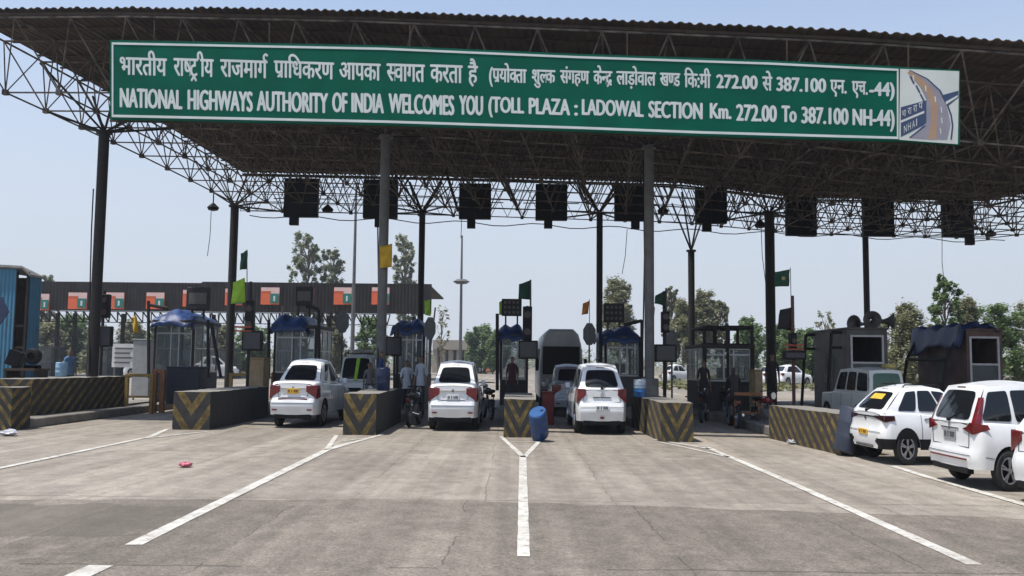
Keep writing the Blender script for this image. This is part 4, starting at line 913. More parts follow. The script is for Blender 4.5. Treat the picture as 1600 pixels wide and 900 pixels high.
# ================================================================== booths
booth_dark = mat('dark_booth_panel', (.028, .026, .026), .7, .1, .4, 4); booth_grey = mat('grey_booth_panel', (.07, .067, .065), .6, .1, .3, 4); booth_brown = mat('red_brown_panel', (.14, .080, .064), .7, 0, .45, 2.5)
def booth(px0, px1, pyt, D, label, wall, depth=2.6, tarp=True, low=1.0, top_frame=False, win='alu', tp_px=None, post=None, doorframe=False):
    x0 = px_at(px0, D); x1 = px_at(px1, D); zt = H_((px0+px1)/2, pyt, D); xc = (x0+x1)/2
    t = thing('toll_booth', label, 'booth', (xc, D, .22), 'toll booths on the islands'); w_ = x1-x0; zb = .22
    m = MB(); m.box(x0, x1, D, D+depth, zb, zb+low); m.build('lower_wall', wall, t, bevel=.01)
    for xx in (x0+.03, x1-.03):
        for yy in (D+.03, D+depth-.03): m = MB(); m.box(xx-.035, xx+.035, yy-.035, yy+.035, zb+low, zt-.1); m.build('corner_post', steel_dark, t)
    m = MB(); m.box(x0-.06, x1+.06, D-.12, D+depth+.12, zt-.12, zt); rf_ = m.build('roof', wall, t, bevel=.015)
    # glazed front with aluminium frame
    z0 = zb+low; z1 = zt-.12; fr_ = MB(); xs_ = [x0+.07, x0+w_*.42, x0+w_*.62, x1-.07]
    for xx in xs_: fr_.box(xx-.022, xx+.022, D+.01, D+.05, z0, z1)
    for zz in (z0+.02, z0+(z1-z0)*.80, z1-.02): fr_.box(x0+.07, x1-.07, D+.0, D+.055, zz-.025, zz+.025)
    wn = fr_.build('window', alu, t)
    for a, b in zip(xs_, xs_[1:]): p = MB(); p.box(a+.022, b-.022, D+.025, D+.033, z0+.05, z1-.05); p.build('pane', pale_glass if (a+b) > 0 or True else car_glass, wn)
    for sx_, xx in ((-1, x0), (1, x1)):
        fr_ = MB(); ys = [D+.1, D+depth*.35, D+depth*.68, D+depth-.1]
        for yy in ys: fr_.box(xx-.02, xx+.02, yy-.02, yy+.02, z0, z1)
        for zz in (z0+.02, z1-.02, z0+(z1-z0)*.5): fr_.box(xx-.022, xx+.022, D+.1, D+depth-.1, zz-.02, zz+.02)
        wn = fr_.build('window', alu, t); p = MB(); p.box(xx-.005, xx+.005, D+.12, D+depth-.12, z0+.03, z1-.03); p.build('pane', pale_glass, wn)
    m = MB(); m.box(x0+.1, x1-.1, D+.5, D+.95, zb+low, zb+low+.06); m.box(xc-.18, xc+.18, D+.7, D+.76, zb+low+.1, zb+low+.42); m.build('counter', wood, t)
    if tarp:
        ta, tb, pk = tp_px or (px0-2, px1+2, pyt-14); a = px_at(ta, D); b = px_at(tb, D); zp = H_((ta+tb)/2, pk, D)
        rs = random.Random(int(px0))
        ph = [rs.uniform(0, 6) for _ in range(6)]
        def cloth(u, v):
            x = lerp(a, b, u); y = D-.22+v*(depth+.4)
            e = min(u, 1-u)*2; ey = min(v, 1-v)*2
            z = zt+.03+(zp-zt)*max(0, min(1, (e*1.6)))**.7*min(1, ey*2.2)*(.8+.2*math.sin(u*7+ph[0]))
            z += .025*math.sin(u*13+v*4+ph[1])+.02*math.sin(v*11+u*7+ph[2])+.03*noise.noise(Vector((u*9, v*9, ph[3])))
            hang = max(0, 1-v*14) ; z -= hang*(.24+.035*math.sin(u*11+ph[4])+.02*math.sin(u*27+ph[5])); y -= hang*.03
            hs = max(0, 1-e*9); z -= hs*(.22+.06*math.sin(v*11)); 
            return Vector((x, y, max(z, zt-.52)))
        c = MB(); c.grid(cloth, 40, 30); c.build('tarpaulin', tarp_blue, t, smooth=60, fix=False, solid=.012)
    if top_frame:
        m = MB()
        for a, b in ((px0+2, px0+38), (px1-37, px1)):
            xa = px_at(a, D); xb = px_at(b, D); z0_ = zt; z1_ = H_(a, 511, D)
            for yy in (D, D+1.8):
                m.bar((xa, yy, z0_), (xa, yy, z1_), .05, 6); m.bar((xb, yy, z0_), (xb, yy, z1_), .05, 6); m.bar((xa-.03, yy, z1_), (xb+.03, yy, z1_), .05, 6)
            m.bar((xa, D, z1_), (xa, D+1.8, z1_), .05, 6); m.bar((xb, D, z1_), (xb, D+1.8, z1_), .05, 6)
        m.bar((x0-.05, D-.02, zt-.05), (x1+.05, D-.02, zt-.05), .08, 6); m.bar((x0-.02, D-.02, .2), (x0+.06, D-.02, zt), .06, 6); m.bar((x1, D-.02, .2), (x1, D-.02, zt), .06, 6); m.bar((xc, D-.02, .2), (xc, D-.02, zt), .05, 6)
        m.build('tube_frame', steel_dark, t)
    if post:
        for (a, za, b, zb_) in post: m = MB(); m.bar(PT(a, za, D-.3), PT(b, zb_, D-.3), .055, 6); m.build('tube', steel_dark, t)
    return t
booth(238, 300, 500, 31, 'booth with thin blue tarpaulin and pale glass, leftmost of the booths', booth_dark, tp_px=(232, 302, 484), low=.95, post=[(232, 470, 232, 590), (330, 505, 345, 590), (325, 500, 325, 590), (232, 476, 262, 482)])
booth(426, 493, 508, 30, 'booth with blue tarpaulin above the yellow-plated taxi', booth_dark, tp_px=(418, 482, 487), post=[(420, 500, 420, 590), (498, 485, 499, 600), (478, 478, 498, 484)])
booth(614, 662, 512, 30.5, 'booth with blue tarpaulin beside the grey column with the yellow cloth', booth_dark, tp_px=(608, 664, 497))
booth(781, 824, 522, 30, 'narrow booth with dotted sign and blue tarpaulin, behind the leaning blue barrel', booth_dark, tp_px=(776, 818, 503), post=[(777, 490, 777, 610)], low=.85)
booth(945, 1001, 526, 30, 'booth with blue tarpaulin beside the column with a concrete foot', booth_grey, tp_px=(936, 1003, 510), post=[(938, 505, 938, 600), (1003, 500, 1003, 600), (975, 508, 1003, 501)])
booth(1099, 1176, 538, 28, 'booth without tarpaulin with two open tube frames on its roof', booth_dark, tarp=False, top_frame=True, low=.9)
# right grey booth
def box_booth(px0, px1, px2, pyt, pyb, D, label, wall, cover=False, depth=3.0, zb=.22):
    """front face px1..px2 with framed opening, side face px0..px1 seen obliquely"""
    x0 = px_at(px1, D); x1 = px_at(px2, D); zt = H_(px2, pyt, D); t = thing('toll_booth', label, 'booth', ((x0+x1)/2, D, zb), 'toll booths on the islands')
    # shell: side, back, far side, base and lintel round the opening
    oa = x0+(x1-x0)*.10; ob = x1-(x1-x0)*.12; z1 = zt-(zt-.22)*.10; z0 = zt-(zt-.22)*.72
    m = MB(); th_ = .06
    m.box(x0, x0+th_, D, D+depth, zb, zt-.06); m.build('side_wall', wall, t)
    m = MB(); m.box(x1-th_, x1, D, D+depth, zb, zt-.06); m.build('side_wall', wall, t)
    m = MB(); m.box(x0+th_+.002, x1-th_-.002, D+depth-th_, D+depth, zb, zt-.06); m.build('back_wall', wall, t)
    m = MB(); m.box(x0+th_+.002, oa, D+.002, D+th_, zb, zt-.06); m.box(ob, x1-th_-.002, D+.002, D+th_, zb, zt-.06); m.box(oa+.002, ob-.002, D+.002, D+th_, zb, z0); m.box(oa+.002, ob-.002, D+.002, D+th_, z1, zt-.06); m.build('front_wall', wall, t)
    m = MB(); m.box(x0-.04, x1+.04, D-.05, D+depth+.05, zt-.058, zt); m.build('roof', wall, t, bevel=.01)
    m = MB(); zm = z0+(z1-z0)*.5
    for xx in (oa, ob): m.box(xx-.03, xx+.03, D-.03, D+.03, z0-.03, z1+.03)
    for zz in (z0, zm, z1): m.box(oa+.031, ob-.031, D-.028, D+.028, zz-.028, zz+.028)
    wn = m.build('window', alu, t)
    m = MB(); m.box(oa+.03, ob-.03, D-.004, D+.004, z0+.03, zm-.03); m.build('pane', pale_glass, wn)
    m = MB(); m.box(x0-.012, x0-.002, D+depth*.40, D+depth*.66, zb+.9, zt-.75); m.build('side_window', pale_glass, t)
    m = MB(); m.box(x0+.2, x1-.2, D+1.0, D+1.5, zb+1.0, zb+1.06); m.build('counter', wood, t)
    if cover:
        def cloth(u, v):
            x = lerp(x0-.25, x1-.1, u); y = D-.1+v*(depth+.2); z = zt+.05+.10*math.sin(u*3.1)+.04*math.sin(u*17+v*5)+.03*math.sin(v*23)
            if u < .12: z -= (1-u/.12)*(.55+.2*v+.08*math.sin(v*9)); 
            if v < .04: z -= .10+.04*math.sin(u*15)
            return Vector((x, y, z))
        c = MB(); c.grid(cloth, 40, 30); c.build('tarpaulin', tarp_blue, t, smooth=60, fix=False, solid=.012)
        fr_ = MB()
        for yy in (D+.3, D+depth-.2): fr_.bar((x0-.7, yy, .22), (x0-.45, yy, zt-.9), .05, 6); fr_.bar((x0-.45, yy, zt-.9), (x0-.02, yy, zt-.1), .05, 6)
        fr_.bar((x0-.45, D+.3, zt-.9), (x0-.45, D+depth-.2, zt-.9), .05, 6); fr_.build('tube_frame', steel_dark, t)
    else:
        fr_ = MB()
        for yy in (D+.4, D+depth-.2): fr_.bar((x0-.5, yy, .22), (x0-.32, yy, zt-.15), .05, 6); fr_.bar((x0-.32, yy, zt-.15), (x0-.02, yy, zt-.13), .05, 6); fr_.bar((x0-.4, yy, zt-.6), (x0-.02, yy, zt-.6), .04, 6)
        fr_.build('tube_frame', steel_dark, t)
    return t, x0, x1, zt
t7, a7, b7, z7 = box_booth(1283, 1325, 1388, 512, 640, 27, 'flat-topped grey booth with loudspeakers on its roof', mat('grey_brown_panel', (.115, .105, .10), .6, .1, .3, 3))
box_booth(1455, 1512, 1568, 514, 600, 26.5, 'red-brown booth with dark blue cover and pale framed opening', booth_brown, cover=True, depth=3.2)
# painted green round emblem on the grey booth wall
m = MB(); m.lathe([(.22, 0), (.22, .006)], 20, (a7-.003, 28.2, 1.75), 'X', rot=None); m.build('green_emblem', mat('dark_green_paint', (.01, .06, .04), .6), t7)
# loudspeakers on that booth
def horn(px, py, D, yaw, label):
    p = PT(px, py, D); t = thing('loudspeaker', label, 'loudspeaker', (p.x, p.y, z7), 'loudspeakers on the grey booth'); rt = Matrix.Rotation(yaw, 3, 'Z')
    m = MB(); m.lathe([(.04, -.3), (.07, -.12), (.12, .0), (.25, .16), (.27, .17), (.25, .15), (.1, .02)], 16, p, 'Y', rot=rt, caps=False); m.build('horn', steel_grey, t, smooth=50); m = MB(); m.bar((p.x, p.y, z7), (p.x, p.y, p.z), .03, 6); m.build('bracket', steel_dark, t)
horn(1362, 500, 27.5, R(165), 'grey horn loudspeaker facing forward on the flat-topped booth'); horn(1388, 502, 27.6, R(250), 'grey horn loudspeaker pointing right at the corner of the flat-topped booth'); horn(1340, 506, 27.8, R(120), 'small grey horn loudspeaker pointing left on the flat-topped booth')
# variable message panels above booths
def panel_sign(px0, px1, py0, py1, D, label, dots=True):
    a = PT(px0, py0, D); b = PT(px1, py1, D); t = thing('display_panel', label, 'display panel', ((a.x+b.x)/2, D, b.z), 'display panels above booths')
    m = MB(); m.box(a.x, b.x, D-.1, D+.1, b.z, a.z); h = m.build('housing', booth_dark, t, bevel=.02)
    m = MB(); w_ = b.x-a.x; hh = a.z-b.z
    for i in range(4):
        for j in range(3):
            if dots: md = MB(); md.box(a.x+w_*(.12+i*.21), a.x+w_*(.12+i*.21)+w_*.12, D-.112, D-.101, b.z+hh*(.14+j*.29), b.z+hh*(.14+j*.29)+hh*.14); md.build('lamp', mat('dull_lamp', (.11, .10, .09), .5), h)
    if not dots: m.box(a.x+w_*.12, b.x-w_*.12, D-.11, D-.103, b.z+hh*.25, a.z-hh*.25)
    if not dots: m.build('screen', mat('dull_lamp', (.11, .10, .09), .5), h)
    m = MB(); m.bar(((a.x+b.x)/2-.2, D, b.z), ((a.x+b.x)/2-.2, D, b.z-.6), .04); m.bar(((a.x+b.x)/2+.2, D, b.z), ((a.x+b.x)/2+.2, D, b.z-.6), .04); m.build('legs', steel_dark, t)
panel_sign(784, 815, 467, 494, 31, 'dotted dark display panel above the narrow booth'); panel_sign(943, 975, 474, 504, 31.2, 'dark display panel above the booth by the dark column right of the minibus')
panel_sign(293, 328, 449, 484, 32, 'weathered grey display panel above the leftmost booth', False); panel_sign(463, 489, 448, 478, 33, 'dark display panel above the booth behind the taxi', False)
# ================================================================== signal posts with flags
def cloth_flag(P, mt, name, parent, wav=.05):
    """P: four corners tl,tr,br,bl"""
    a, b, c, d = P; m = MB()
    m.grid(lambda u, v: a.lerp(b, u).lerp(d.lerp(c, u), v)+Vector((0, wav*math.sin(u*6+v*2.5)+wav*.5*math.sin(v*7), 0)), 10, 8); return m.build(name, mt, parent, smooth=70, fix=False, solid=.006)
flag_green = mat('dark_green_cloth', (.012, .075, .045), .85, 0, .3, 5); flag_black = mat('black_cloth', (.02, .018, .02), .85, 0, .3, 5); flag_orange = mat('orange_cloth', (.62, .23, .03), .85, 0, .2, 5); flag_yellow = mat('mustard_cloth', (.55, .33, .02), .85, 0, .3, 5)
def flag(label, pole, quad, D, mt, rp=.02, emblem=None, post=steel_grey):
    """pole: px top, py top, px bottom, py bottom (photo)"""
    a = PT(pole[0], pole[1], D); b = PT(pole[2], pole[3], D); zb = max(.22, b.z); t = thing('flag', label, 'flag', (b.x, D, zb), 'flags on poles')
    m = MB(); m.bar((b.x, D, zb), a, rp, 6); m.build('pole', post, t)
    cloth_flag([PT(x, y, D) for x, y in quad], mt, 'cloth', t)
    if emblem:
        cx = sum(q[0] for q in quad)/4; cy = sum(q[1] for q in quad)/4; m = MB(); p = PT(cx, cy, D); m.lathe([(.05, -.04), (.05, .0)], 14, (p.x, D-.07, p.z), 'Y'); m.build('emblem', mat('buff_print', (.32, .28, .14), .8), t)
    return t
flag('dark green flag at the top of a thin pole, left of the lime cloth', (386, 390, 386, 590), [(376, 396), (387, 391), (385, 420), (374, 422)], 26.5, flag_green, .014)
flag('dark green flag above the narrow booth', (829, 437, 829, 500), [(811, 444), (829, 438), (828, 468), (810, 467)], 30, flag_green, .03)
flag('small orange flag on a thin stick right of the minibus', (921, 468, 921, 600), [(911, 474), (921, 470), (919, 490), (909, 492)], 29, flag_orange, .012)
flag('dark green flag beside the column with a concrete foot', (1041, 450, 1041, 600), [(1024, 462), (1041, 453), (1040, 478), (1023, 474)], 25.5, flag_green, .03)
flag('dark green flag with round emblem beside the thick dark column', (1235, 418, 1236, 470), [(1211, 425), (1234, 421), (1234, 447), (1211, 448)], 24, flag_green, .010, emblem=True)
flag('black flag on the pole with a red arrow, right of the thick column', (1238, 463, 1238, 520), [(1219, 484), (1238, 480), (1237, 516), (1215, 514)], 24, flag_black, .03)
flag('small yellow flag at the far left behind the plaza', (212, 492, 212, 530), [(206, 496), (213, 493), (216, 520), (208, 519)], 34, flag_yellow, .012)
def cloth_only(label, quad, D, mt):
    P = [PT(x, y, D) for x, y in quad]; c = sum(P, Vector())/4; m = MB(); a, b, c_, d = P
    m.grid(lambda u, v: a.lerp(b, u).lerp(d.lerp(c_, u), v)+Vector((0, .03*math.sin(u*5+v*4), 0)), 10, 8); ob = m.build('hanging_cloth', mt, origin=c, smooth=70, fix=False, solid=.006); tag(ob, label, 'cloth', 'cloths tied to posts')
cloth_only('mustard yellow cloth tied round the grey column', [(593, 385), (613, 381), (612, 417), (594, 419)], 24.82, flag_yellow)
cloth_only('lime green cloth tied to the second dark column', [(364, 441), (383, 434), (383, 472), (361, 475)], 26.6, lime)
cloth_only('lime green cloth hanging at the top of the booth beside the sedan lane', [(663, 470), (672, 468), (673, 494), (664, 492)], 29.5, lime)
cloth_only('bright yellow strip hanging beside the dotted display panel', [(780, 472), (784, 470), (784, 492), (780, 492)], 30.9, lime)
def post(label, px, D, pt, boxes=(), disp=None, arrow=None, r=.045, red=False):
    top = PT(px, pt, D); t = thing('signal_post', label, 'signal post', (top.x, D, 0.22), 'lane signal posts')
    m = MB(); m.bar((top.x, D, .22), top, r, 8); m.build('pole', mat('red_brown_pole', (.12, .045, .035), .7) if red else steel_dark, t)
    for (a, b, c, d) in boxes:
        p = PT(a, b, D); q = PT(c, d, D); m = MB(); m.box(p.x, q.x, D-.16, D+.1, q.z, p.z); o = m.build('signal_head', black_pl, t, bevel=.02)
        n_ = 2 if (p.z-q.z) > .5 else 1
        for i in range(n_):
            m = MB(); rr = min(.11, (q.x-p.x)*.4); m.lathe([(rr, -.03), (rr*.95, .01)], 12, ((p.x+q.x)/2, D-.17, q.z+(p.z-q.z)*(i+.5)/n_), 'Y'); m.build('lens', mat('dark_lens', (.03, .012, .01), .3), o)
    if disp:
        p = PT(disp[0], disp[1], D-.05); q = PT(disp[2], disp[3], D-.05); m = MB(); m.box(p.x, q.x, D-.22, D-.06, q.z, p.z); o = m.build('display', black_pl, t, bevel=.015)
        m = MB(); m.box(p.x+.05, q.x-.05, D-.226, D-.2215, q.z+.05, p.z-.05); m.build('screen', mat('dark_screen', (.02, .024, .03), .25), o)
    if arrow:
        p = PT(arrow[0], arrow[1], D); m = MB()
        for dx, dz in ((-.2, 0), (.2, 0)): m.bar((p.x, D-.2, p.z), (p.x+dx*1.2, D-.2, p.z+dz+.02), .035)
        m.bar((p.x-.24, D-.2, p.z-.1), (p.x+.24, D-.2, p.z-.1), .03); m.build('cross_bar', mat('dull_red', (.33, .06, .03), .7), t)
    return t
post('black signal post with tall head and dark display, beside the lime cloth', 392, 25.8, 440, [(386, 470, 397, 520)], (381, 517, 411, 548), (383, 512))
post('dark signal post beside the leftmost column', 163, 27.6, 455, [(162, 460, 171, 497)], (160, 510, 177, 542))
post('tall black signal post right of the dotted panel', 824, 28, 478, [(817, 479, 831, 532)], (810, 532, 840, 561))
post('black signal post with dark display between the column foot and the open-framed booth', 1038, 25, 455, [(1033, 487, 1045, 520)], (1022, 538, 1056, 566), r=.05)
post('red-brown post with red bars and a flat black display, carrying the black flag', 1238, 24, 462, [(1233, 520, 1243, 545)], (1222, 548, 1257, 562), (1238, 540), red=True)
post('thin dark post with display left of the booth with the yellow cloth column', 622, 27, 505, [], (604, 526, 628, 556))
def disc_sign(px, py, D, rx, rz, zb, label):
    p = PT(px, py, D); t = thing('round_sign', label, 'road sign', (p.x, D, .22), 'backs of round signs on the islands'); m = MB()
    m.add([(p.x+rx*math.cos(2*math.pi*(i+.5)/8), D+dy, p.z+rz*math.sin(2*math.pi*(i+.5)/8)) for dy in (0, .02) for i in range(8)], [tuple(range(8)), tuple(range(15, 7, -1))]+[(i, (i+1) % 8, 8+(i+1) % 8, 8+i) for i in range(8)])
    m.build('sign_plate', mat('grey_sign_back', (.10, .105, .105), .5, .4), t); m = MB(); m.bar((p.x, D+.05, .22), (p.x, D+.05, p.z+rz*.8), .03, 6); m.build('pole', steel_grey, t)
disc_sign(921, 522, 29, .22, .38, .2, 'grey back of an octagonal sign beside the minibus'); disc_sign(672, 513, 28.5, .19, .38, .2, 'grey back of a sign right of the booth beside the sedan lane'); disc_sign(1050, 533, 27, .17, .34, .2, 'grey back of a sign behind the post by the column foot'); disc_sign(535, 503, 31, .24, .4, .2, 'grey back of a sign above the van with the lime sash')
#@@PART3
# ================================================================== blue cabin at the far left
def blue_mat():
    m = bpy.data.materials.new('blue_corrugated_steel'); m.use_nodes = True; N, L = nodes_of(m); b = N['Principled BSDF']; b.inputs['Roughness'].default_value = .6
    tc = N.new('ShaderNodeTexCoord'); v = tc.outputs['Object']
    mp = N.new('ShaderNodeMapping'); mp.inputs['Scale'].default_value = (3, 3, .5); L.new(v, mp.inputs['Vector'])
    c = mixc(N, L, rampn(N, L, noisen(N, L, mp.outputs[0], 1.6, 7, .7), .5, .72), (.04, .15, .24), (.085, .065, .05))
    c = mixc(N, L, rampn(N, L, noisen(N, L, v, 1.2, 3), .3, .7), c, (.055, .19, .29)); L.new(c, b.inputs['Base Color']); return m
bm_ = blue_mat()
yd = 25; XN = px_at(35, 25)
t = thing('site_cabin', 'rusty blue corrugated cabin at the left edge of the photo', 'cabin', (-13.8, 25, 0))
xr = px_at(53, 25); x2 = px_at(38, 25); zc = H_(40, 424, 25); yd = 25
def corr(mb, a, b, z0, z1, n=26, amp=.02):
    """corrugated wall between plan points a,b; z1 may be a pair"""
    a = Vector(a); b = Vector(b); d = (b-a).normalized(); nrm = Vector((-d.y, d.x)); z1 = z1 if isinstance(z1, tuple) else (z1, z1); vs = []
    for i in range(n*4+1):
        u = i/(n*4); k = (0, 1, 1, 0)[i % 4]*amp; p = a.lerp(b, u)+nrm*k; vs += [(p.x, p.y, z0), (p.x, p.y, lerp(z1[0], z1[1], u))]
    mb.add(vs, [(2*i, 2*i+2, 2*i+3, 2*i+1) for i in range(n*4)])
xA = px_at(-70, 25)
m = MB(); corr(m, (xA, yd), (px_at(16, 25), yd), .25, H_(20, 420, 25), 14); m.build('wall', bm_, t, fix=False, solid=.01)
m = MB(); corr(m, (XN, yd+.05), (XN, yd+.72), .25, H_(46, 430, 25), 4); m.build('wall', bm_, t, fix=False, solid=.01)
m = MB(); m.box(xA, XN-.02, yd+.66, yd+.72, .25, H_(20, 425, 25)-.1); m.build('inner_wall', mat('brown_board', (.07, .045, .03), .8, 0, .5, 3), t)
m = MB(); m.prism([(xA, yd-.1, H_(0, 415, 25)), (px_at(26, 25), yd-.1, H_(30, 419, 25)), (XN+.05, yd+.0, H_(50, 432, 25)), (XN+.05, yd+.8, H_(50, 432, 25)), (xA, yd+.8, H_(0, 415, 25))], (0, 0, .06)); m.build('roof', mat('pale_sheet', (.30, .29, .27), .6, .2, .3, 3), t)
m = MB()
for xx in (px_at(16, 25), px_at(34, 25)): m.box(xx-.03, xx+.03, yd, yd+.08, .25, H_(20, 425, 25))
for z in (1.2, 1.9, 2.5): m.box(px_at(16, 25), px_at(34, 25), yd+.02, yd+.07, z-.03, z+.03)
m.build('door_frame', steel_dark, t)
m = MB(); m.box(px_at(18, 25), px_at(33, 25), yd+.5, yd+.56, H_(30, 520, 25), H_(30, 470, 25)); m.build('shutter', steel_brown, t)
# tilted board and cooler beside it
P = [PT(-14, 466, 23.6), PT(2, 464, 23.6), PT(13, 487, 23.6), PT(-4, 512, 23.6)]; m = MB(); m.prism(P, (0, .05, 0)); o = m.build('diamond_sign', mat('dark_blue_board', (.015, .025, .07), .5), origin=P[0]); tag(o, 'dark diamond board fixed on the blue cabin', 'sign')
t = thing('work_table', 'dark cluttered table in front of the blue cabin', 'table', (px_at(40, 24), 24, .0))
m = MB(); m.box(px_at(14, 24), px_at(62, 24), 23.7, 24.5, 1.28, 1.34); m.build('table_top', steel_brown, t)
for a in (16, 60): m = MB(); m.box(px_at(a, 24)-.03, px_at(a, 24)+.03, 23.75, 24.4, 0, 1.28); m.build('leg', steel_dark, t)
for px, lb in ((52, 'round black fan on the table before the blue cabin'), (25, 'bulky dark motor on the table before the blue cabin')):
    p = PT(px, 552, 24); t = thing('fan', lb, 'fan', (p.x, 24, 1.34)); m = MB(); (m.lathe([(.10, -.12), (.20, -.10), (.22, .0), (.20, .10), (.10, .12)], 18, (p.x, 24, 1.66), 'Y', caps=False) if px > 40 else m.cbox((p.x, 24, 1.60), (.34, .4, .40), (0, R(18), .2))); m.build('motor_housing', black_pl, t, bevel=.02)
    if px > 40:
        for i in range(5): m = MB(); a_ = i*1.257; m.cbox((p.x+.09*math.cos(a_), 24.0, 1.66+.09*math.sin(a_)), (.16, .02, .06), (0, -a_, .0)); m.build('blade', steel_dark, t); m = MB(); m.box(p.x-.18, p.x+.18, 23.9, 24.1, 1.34, 1.42); m.build('foot', steel_dark, t)
# ================================================================== drums, barrels, litter, gates, furniture
def drum(label, x, y, z, r, h, mt, tilt=None, name='barrel', cap=None, cat='barrel', upper=None):
    rt = Matrix.Diagonal((K*1.05, 1, 1)) @ (tilt or Matrix.Identity(3)); t = thing(name, label, cat, (x, y, z), world=False)
    m = MB(); m.lathe([(r*.93, 0), (r, .03), (r, h*.30), (r*1.03, h*.33), (r, h*.36), (r, h*.63), (r*1.03, h*.66), (r, h*.69), (r, h*.96), (r*.93, h)], 26, rot=None); m.v = [tuple(rt @ Vector(p)) for p in m.v]
    zmin = min(p[2] for p in m.v); m.v = [(a, b, c-zmin) for a, b, c in m.v]; m.build('shell', mt, t, smooth=35)
    if upper: m = MB(); m.lathe([(r*1.012, h*.52), (r*1.012, h*.97), (r*.95, h+.004)], 24, caps=False); m.v = [tuple(rt @ Vector(p)) for p in m.v]; m.build('upper_band', upper, t, smooth=35)
    m = MB(); m.lathe([(r*.9, h-.02), (r*.9, h+.006)], 24); m.lathe([(.05, h+.004), (.05, h+.035)], 10, (r*.5, 0, 0)); m.v = [tuple(rt @ Vector(p)) for p in m.v]; m.v = [(a, b, c-zmin) for a, b, c in m.v]; m.build('lid', cap or mt, t)
    return t
blue_pl = mat('faded_blue_plastic', (.010, .045, .14), .45, 0, .35, 3); blue_white = mat('sun_bleached_plastic', (.35, .42, .48), .5, 0, .2, 3); greyblue = mat('dusty_grey_blue_plastic', (.035, .045, .07), .6, 0, .35, 3)
g0 = GR(846, 690); drum('blue barrel tipped against the narrow island block at the fork of the centre line', g0.x-.02, g0.y+.12, 0, .27, .56, blue_pl, Matrix.Rotation(R(-12), 3, 'Y') @ Matrix.Rotation(R(22), 3, 'X'), cap=mat('mid_blue_lid', (.02, .09, .24), .5, 0, .3, 4))
g0 = GR(1325, 714); drum('tall grey-blue barrel leaning on the end of the long striped block', g0.x, g0.y+.2, 0, .25, .82, greyblue, Matrix.Rotation(R(15), 3, 'Y'), cap=greyblue)
px_ = PT(995, 617, 22.5); drum('blue and white drum standing on the striped block by the column foot', px_.x, 22.0, H_(1050, 629, 19), .22, .42, mat('mid_blue_plastic', (.02, .10, .28), .45, 0, .2, 3), cap=blue_white, name='drum', cat='drum', upper=blue_white)
px_ = PT(98, 590, 25.3); drum('pale blue water drum behind the far left striped block', px_.x, 25.2, 1.1, .2, .40, mat('pale_blue_plastic', (.25, .42, .55), .5), cap=blue_white, name='drum', cat='drum')
px_ = PT(599, 600, 22.6); drum('dark blue drum on the island right of the yellow-plated taxi', px_.x, 22.6, H_(560, 615, 20), .24, .55, mat('navy_plastic', (.008, .018, .06), .5), name='drum', cat='drum')
rs = random.Random(5)
def crumple(label, px, py, s, mt, name='litter_bag'):
    g_ = GR(px, py, .006); m = MB()
    def f(u, v):
        a = u*2*math.pi; b = v*math.pi; n_ = 1+.55*(noise.noise(Vector((math.cos(a)*2, math.sin(a)*2, b*2+px)))); return Vector((g_.x+s*1.3*n_*math.cos(a)*math.sin(b), g_.y+s*n_*math.sin(a)*math.sin(b), .012+s*.42*(1-math.cos(b))*n_))
    m.grid(f, 16, 10); o = m.build(name, mt, origin=Vector((g_.x, g_.y, .01)), smooth=40); tag(o, label, 'litter')
crumple('crumpled pink plastic bag lying on the road at the left', 290, 730, .08, mat('pink_plastic', (.50, .12, .17), .5, 0, .3, 12)); crumple('white and dark plastic bag by the front left striped block', 14, 681, .14, mat('white_plastic', (.6, .6, .62), .5, 0, .6, 7, dirt=(.12, .12, .14)))
crumple('small white scrap beside the long striped block on the right', 1238, 694, .09, mat('grey_plastic', (.35, .35, .36), .5, 0, .4, 9))
t = crumple('white bag resting on the plain dark island block', 340, 680, .001, mat('white_plastic', (.6, .6, .62), .5)) if False else None
def gate(label, px0, px1, pyt, D, mt, legs=((0, 0), (1, 0)), th=.05, zb=0.0, panel=False):
    x0 = px_at(px0, D); x1 = px_at(px1, D); zt = H_((px0+px1)/2, pyt, D); t = thing('barrier_frame', label, 'barrier', ((x0+x1)/2, D, zb), 'painted steel frames on the islands')
    m = MB(); m.box(x0, x1, D-th, D+th, zt-.09, zt); m.build('top_rail', mt, t, bevel=.01)
    for xx in (x0+th, x1-th): m = MB(); m.box(xx-th, xx+th, D-th*.95, D+th*.95, zb, zt-.09); m.build('leg', mt, t, bevel=.01)
    m = MB(); m.box(x0+2*th, x1-2*th, D-.02, D+.02, zb+(zt-zb)*.4, zb+(zt-zb)*.4+.06); m.build('cross_rail', mt, t)
    return t
gate('low yellow steel frame in front of the leftmost booth', 196, 240, 584, 27, yellow_st); gate('orange steel frame at the foot of the leftmost booth', 238, 258, 577, 27.6, orange_st, th=.07)
gate('yellow steel frame on the island left of the taxi', 358, 396, 583, 27, yellow_st, zb=.22); gate('orange steel frame before the open-framed booth', 1147, 1188, 613, 23.3, orange_st, th=.035)
def crate(label, px0, px1, py0, D, h, mt, dep=.7, zb=.22, name='crate', cat='crate'):
    x0 = px_at(px0, D); x1 = px_at(px1, D); zt = H_(px0, py0, D); t = thing(name, label, cat, ((x0+x1)/2, D, zb)); m = MB(); m.box(x0, x1, D, D+dep, zb, zt-.03); m.build('box', mt, t, bevel=.02)
    m = MB(); m.box(x0-.03, x1+.03, D-.03, D+dep+.03, zt-.03, zt+.01); m.build('lid', mt, t, bevel=.01); return t
crate('pale plywood counter box on the island left of the taxi', 388, 411, 559, 26.8, .8, wood)
crate('dark metal cabinet at the foot of the leftmost booth', 259, 312, 573, 28.5, 1, mat('dark_blue_cabinet', (.02, .022, .035), .6, 0, .3, 4), name='cabinet', cat='cabinet')
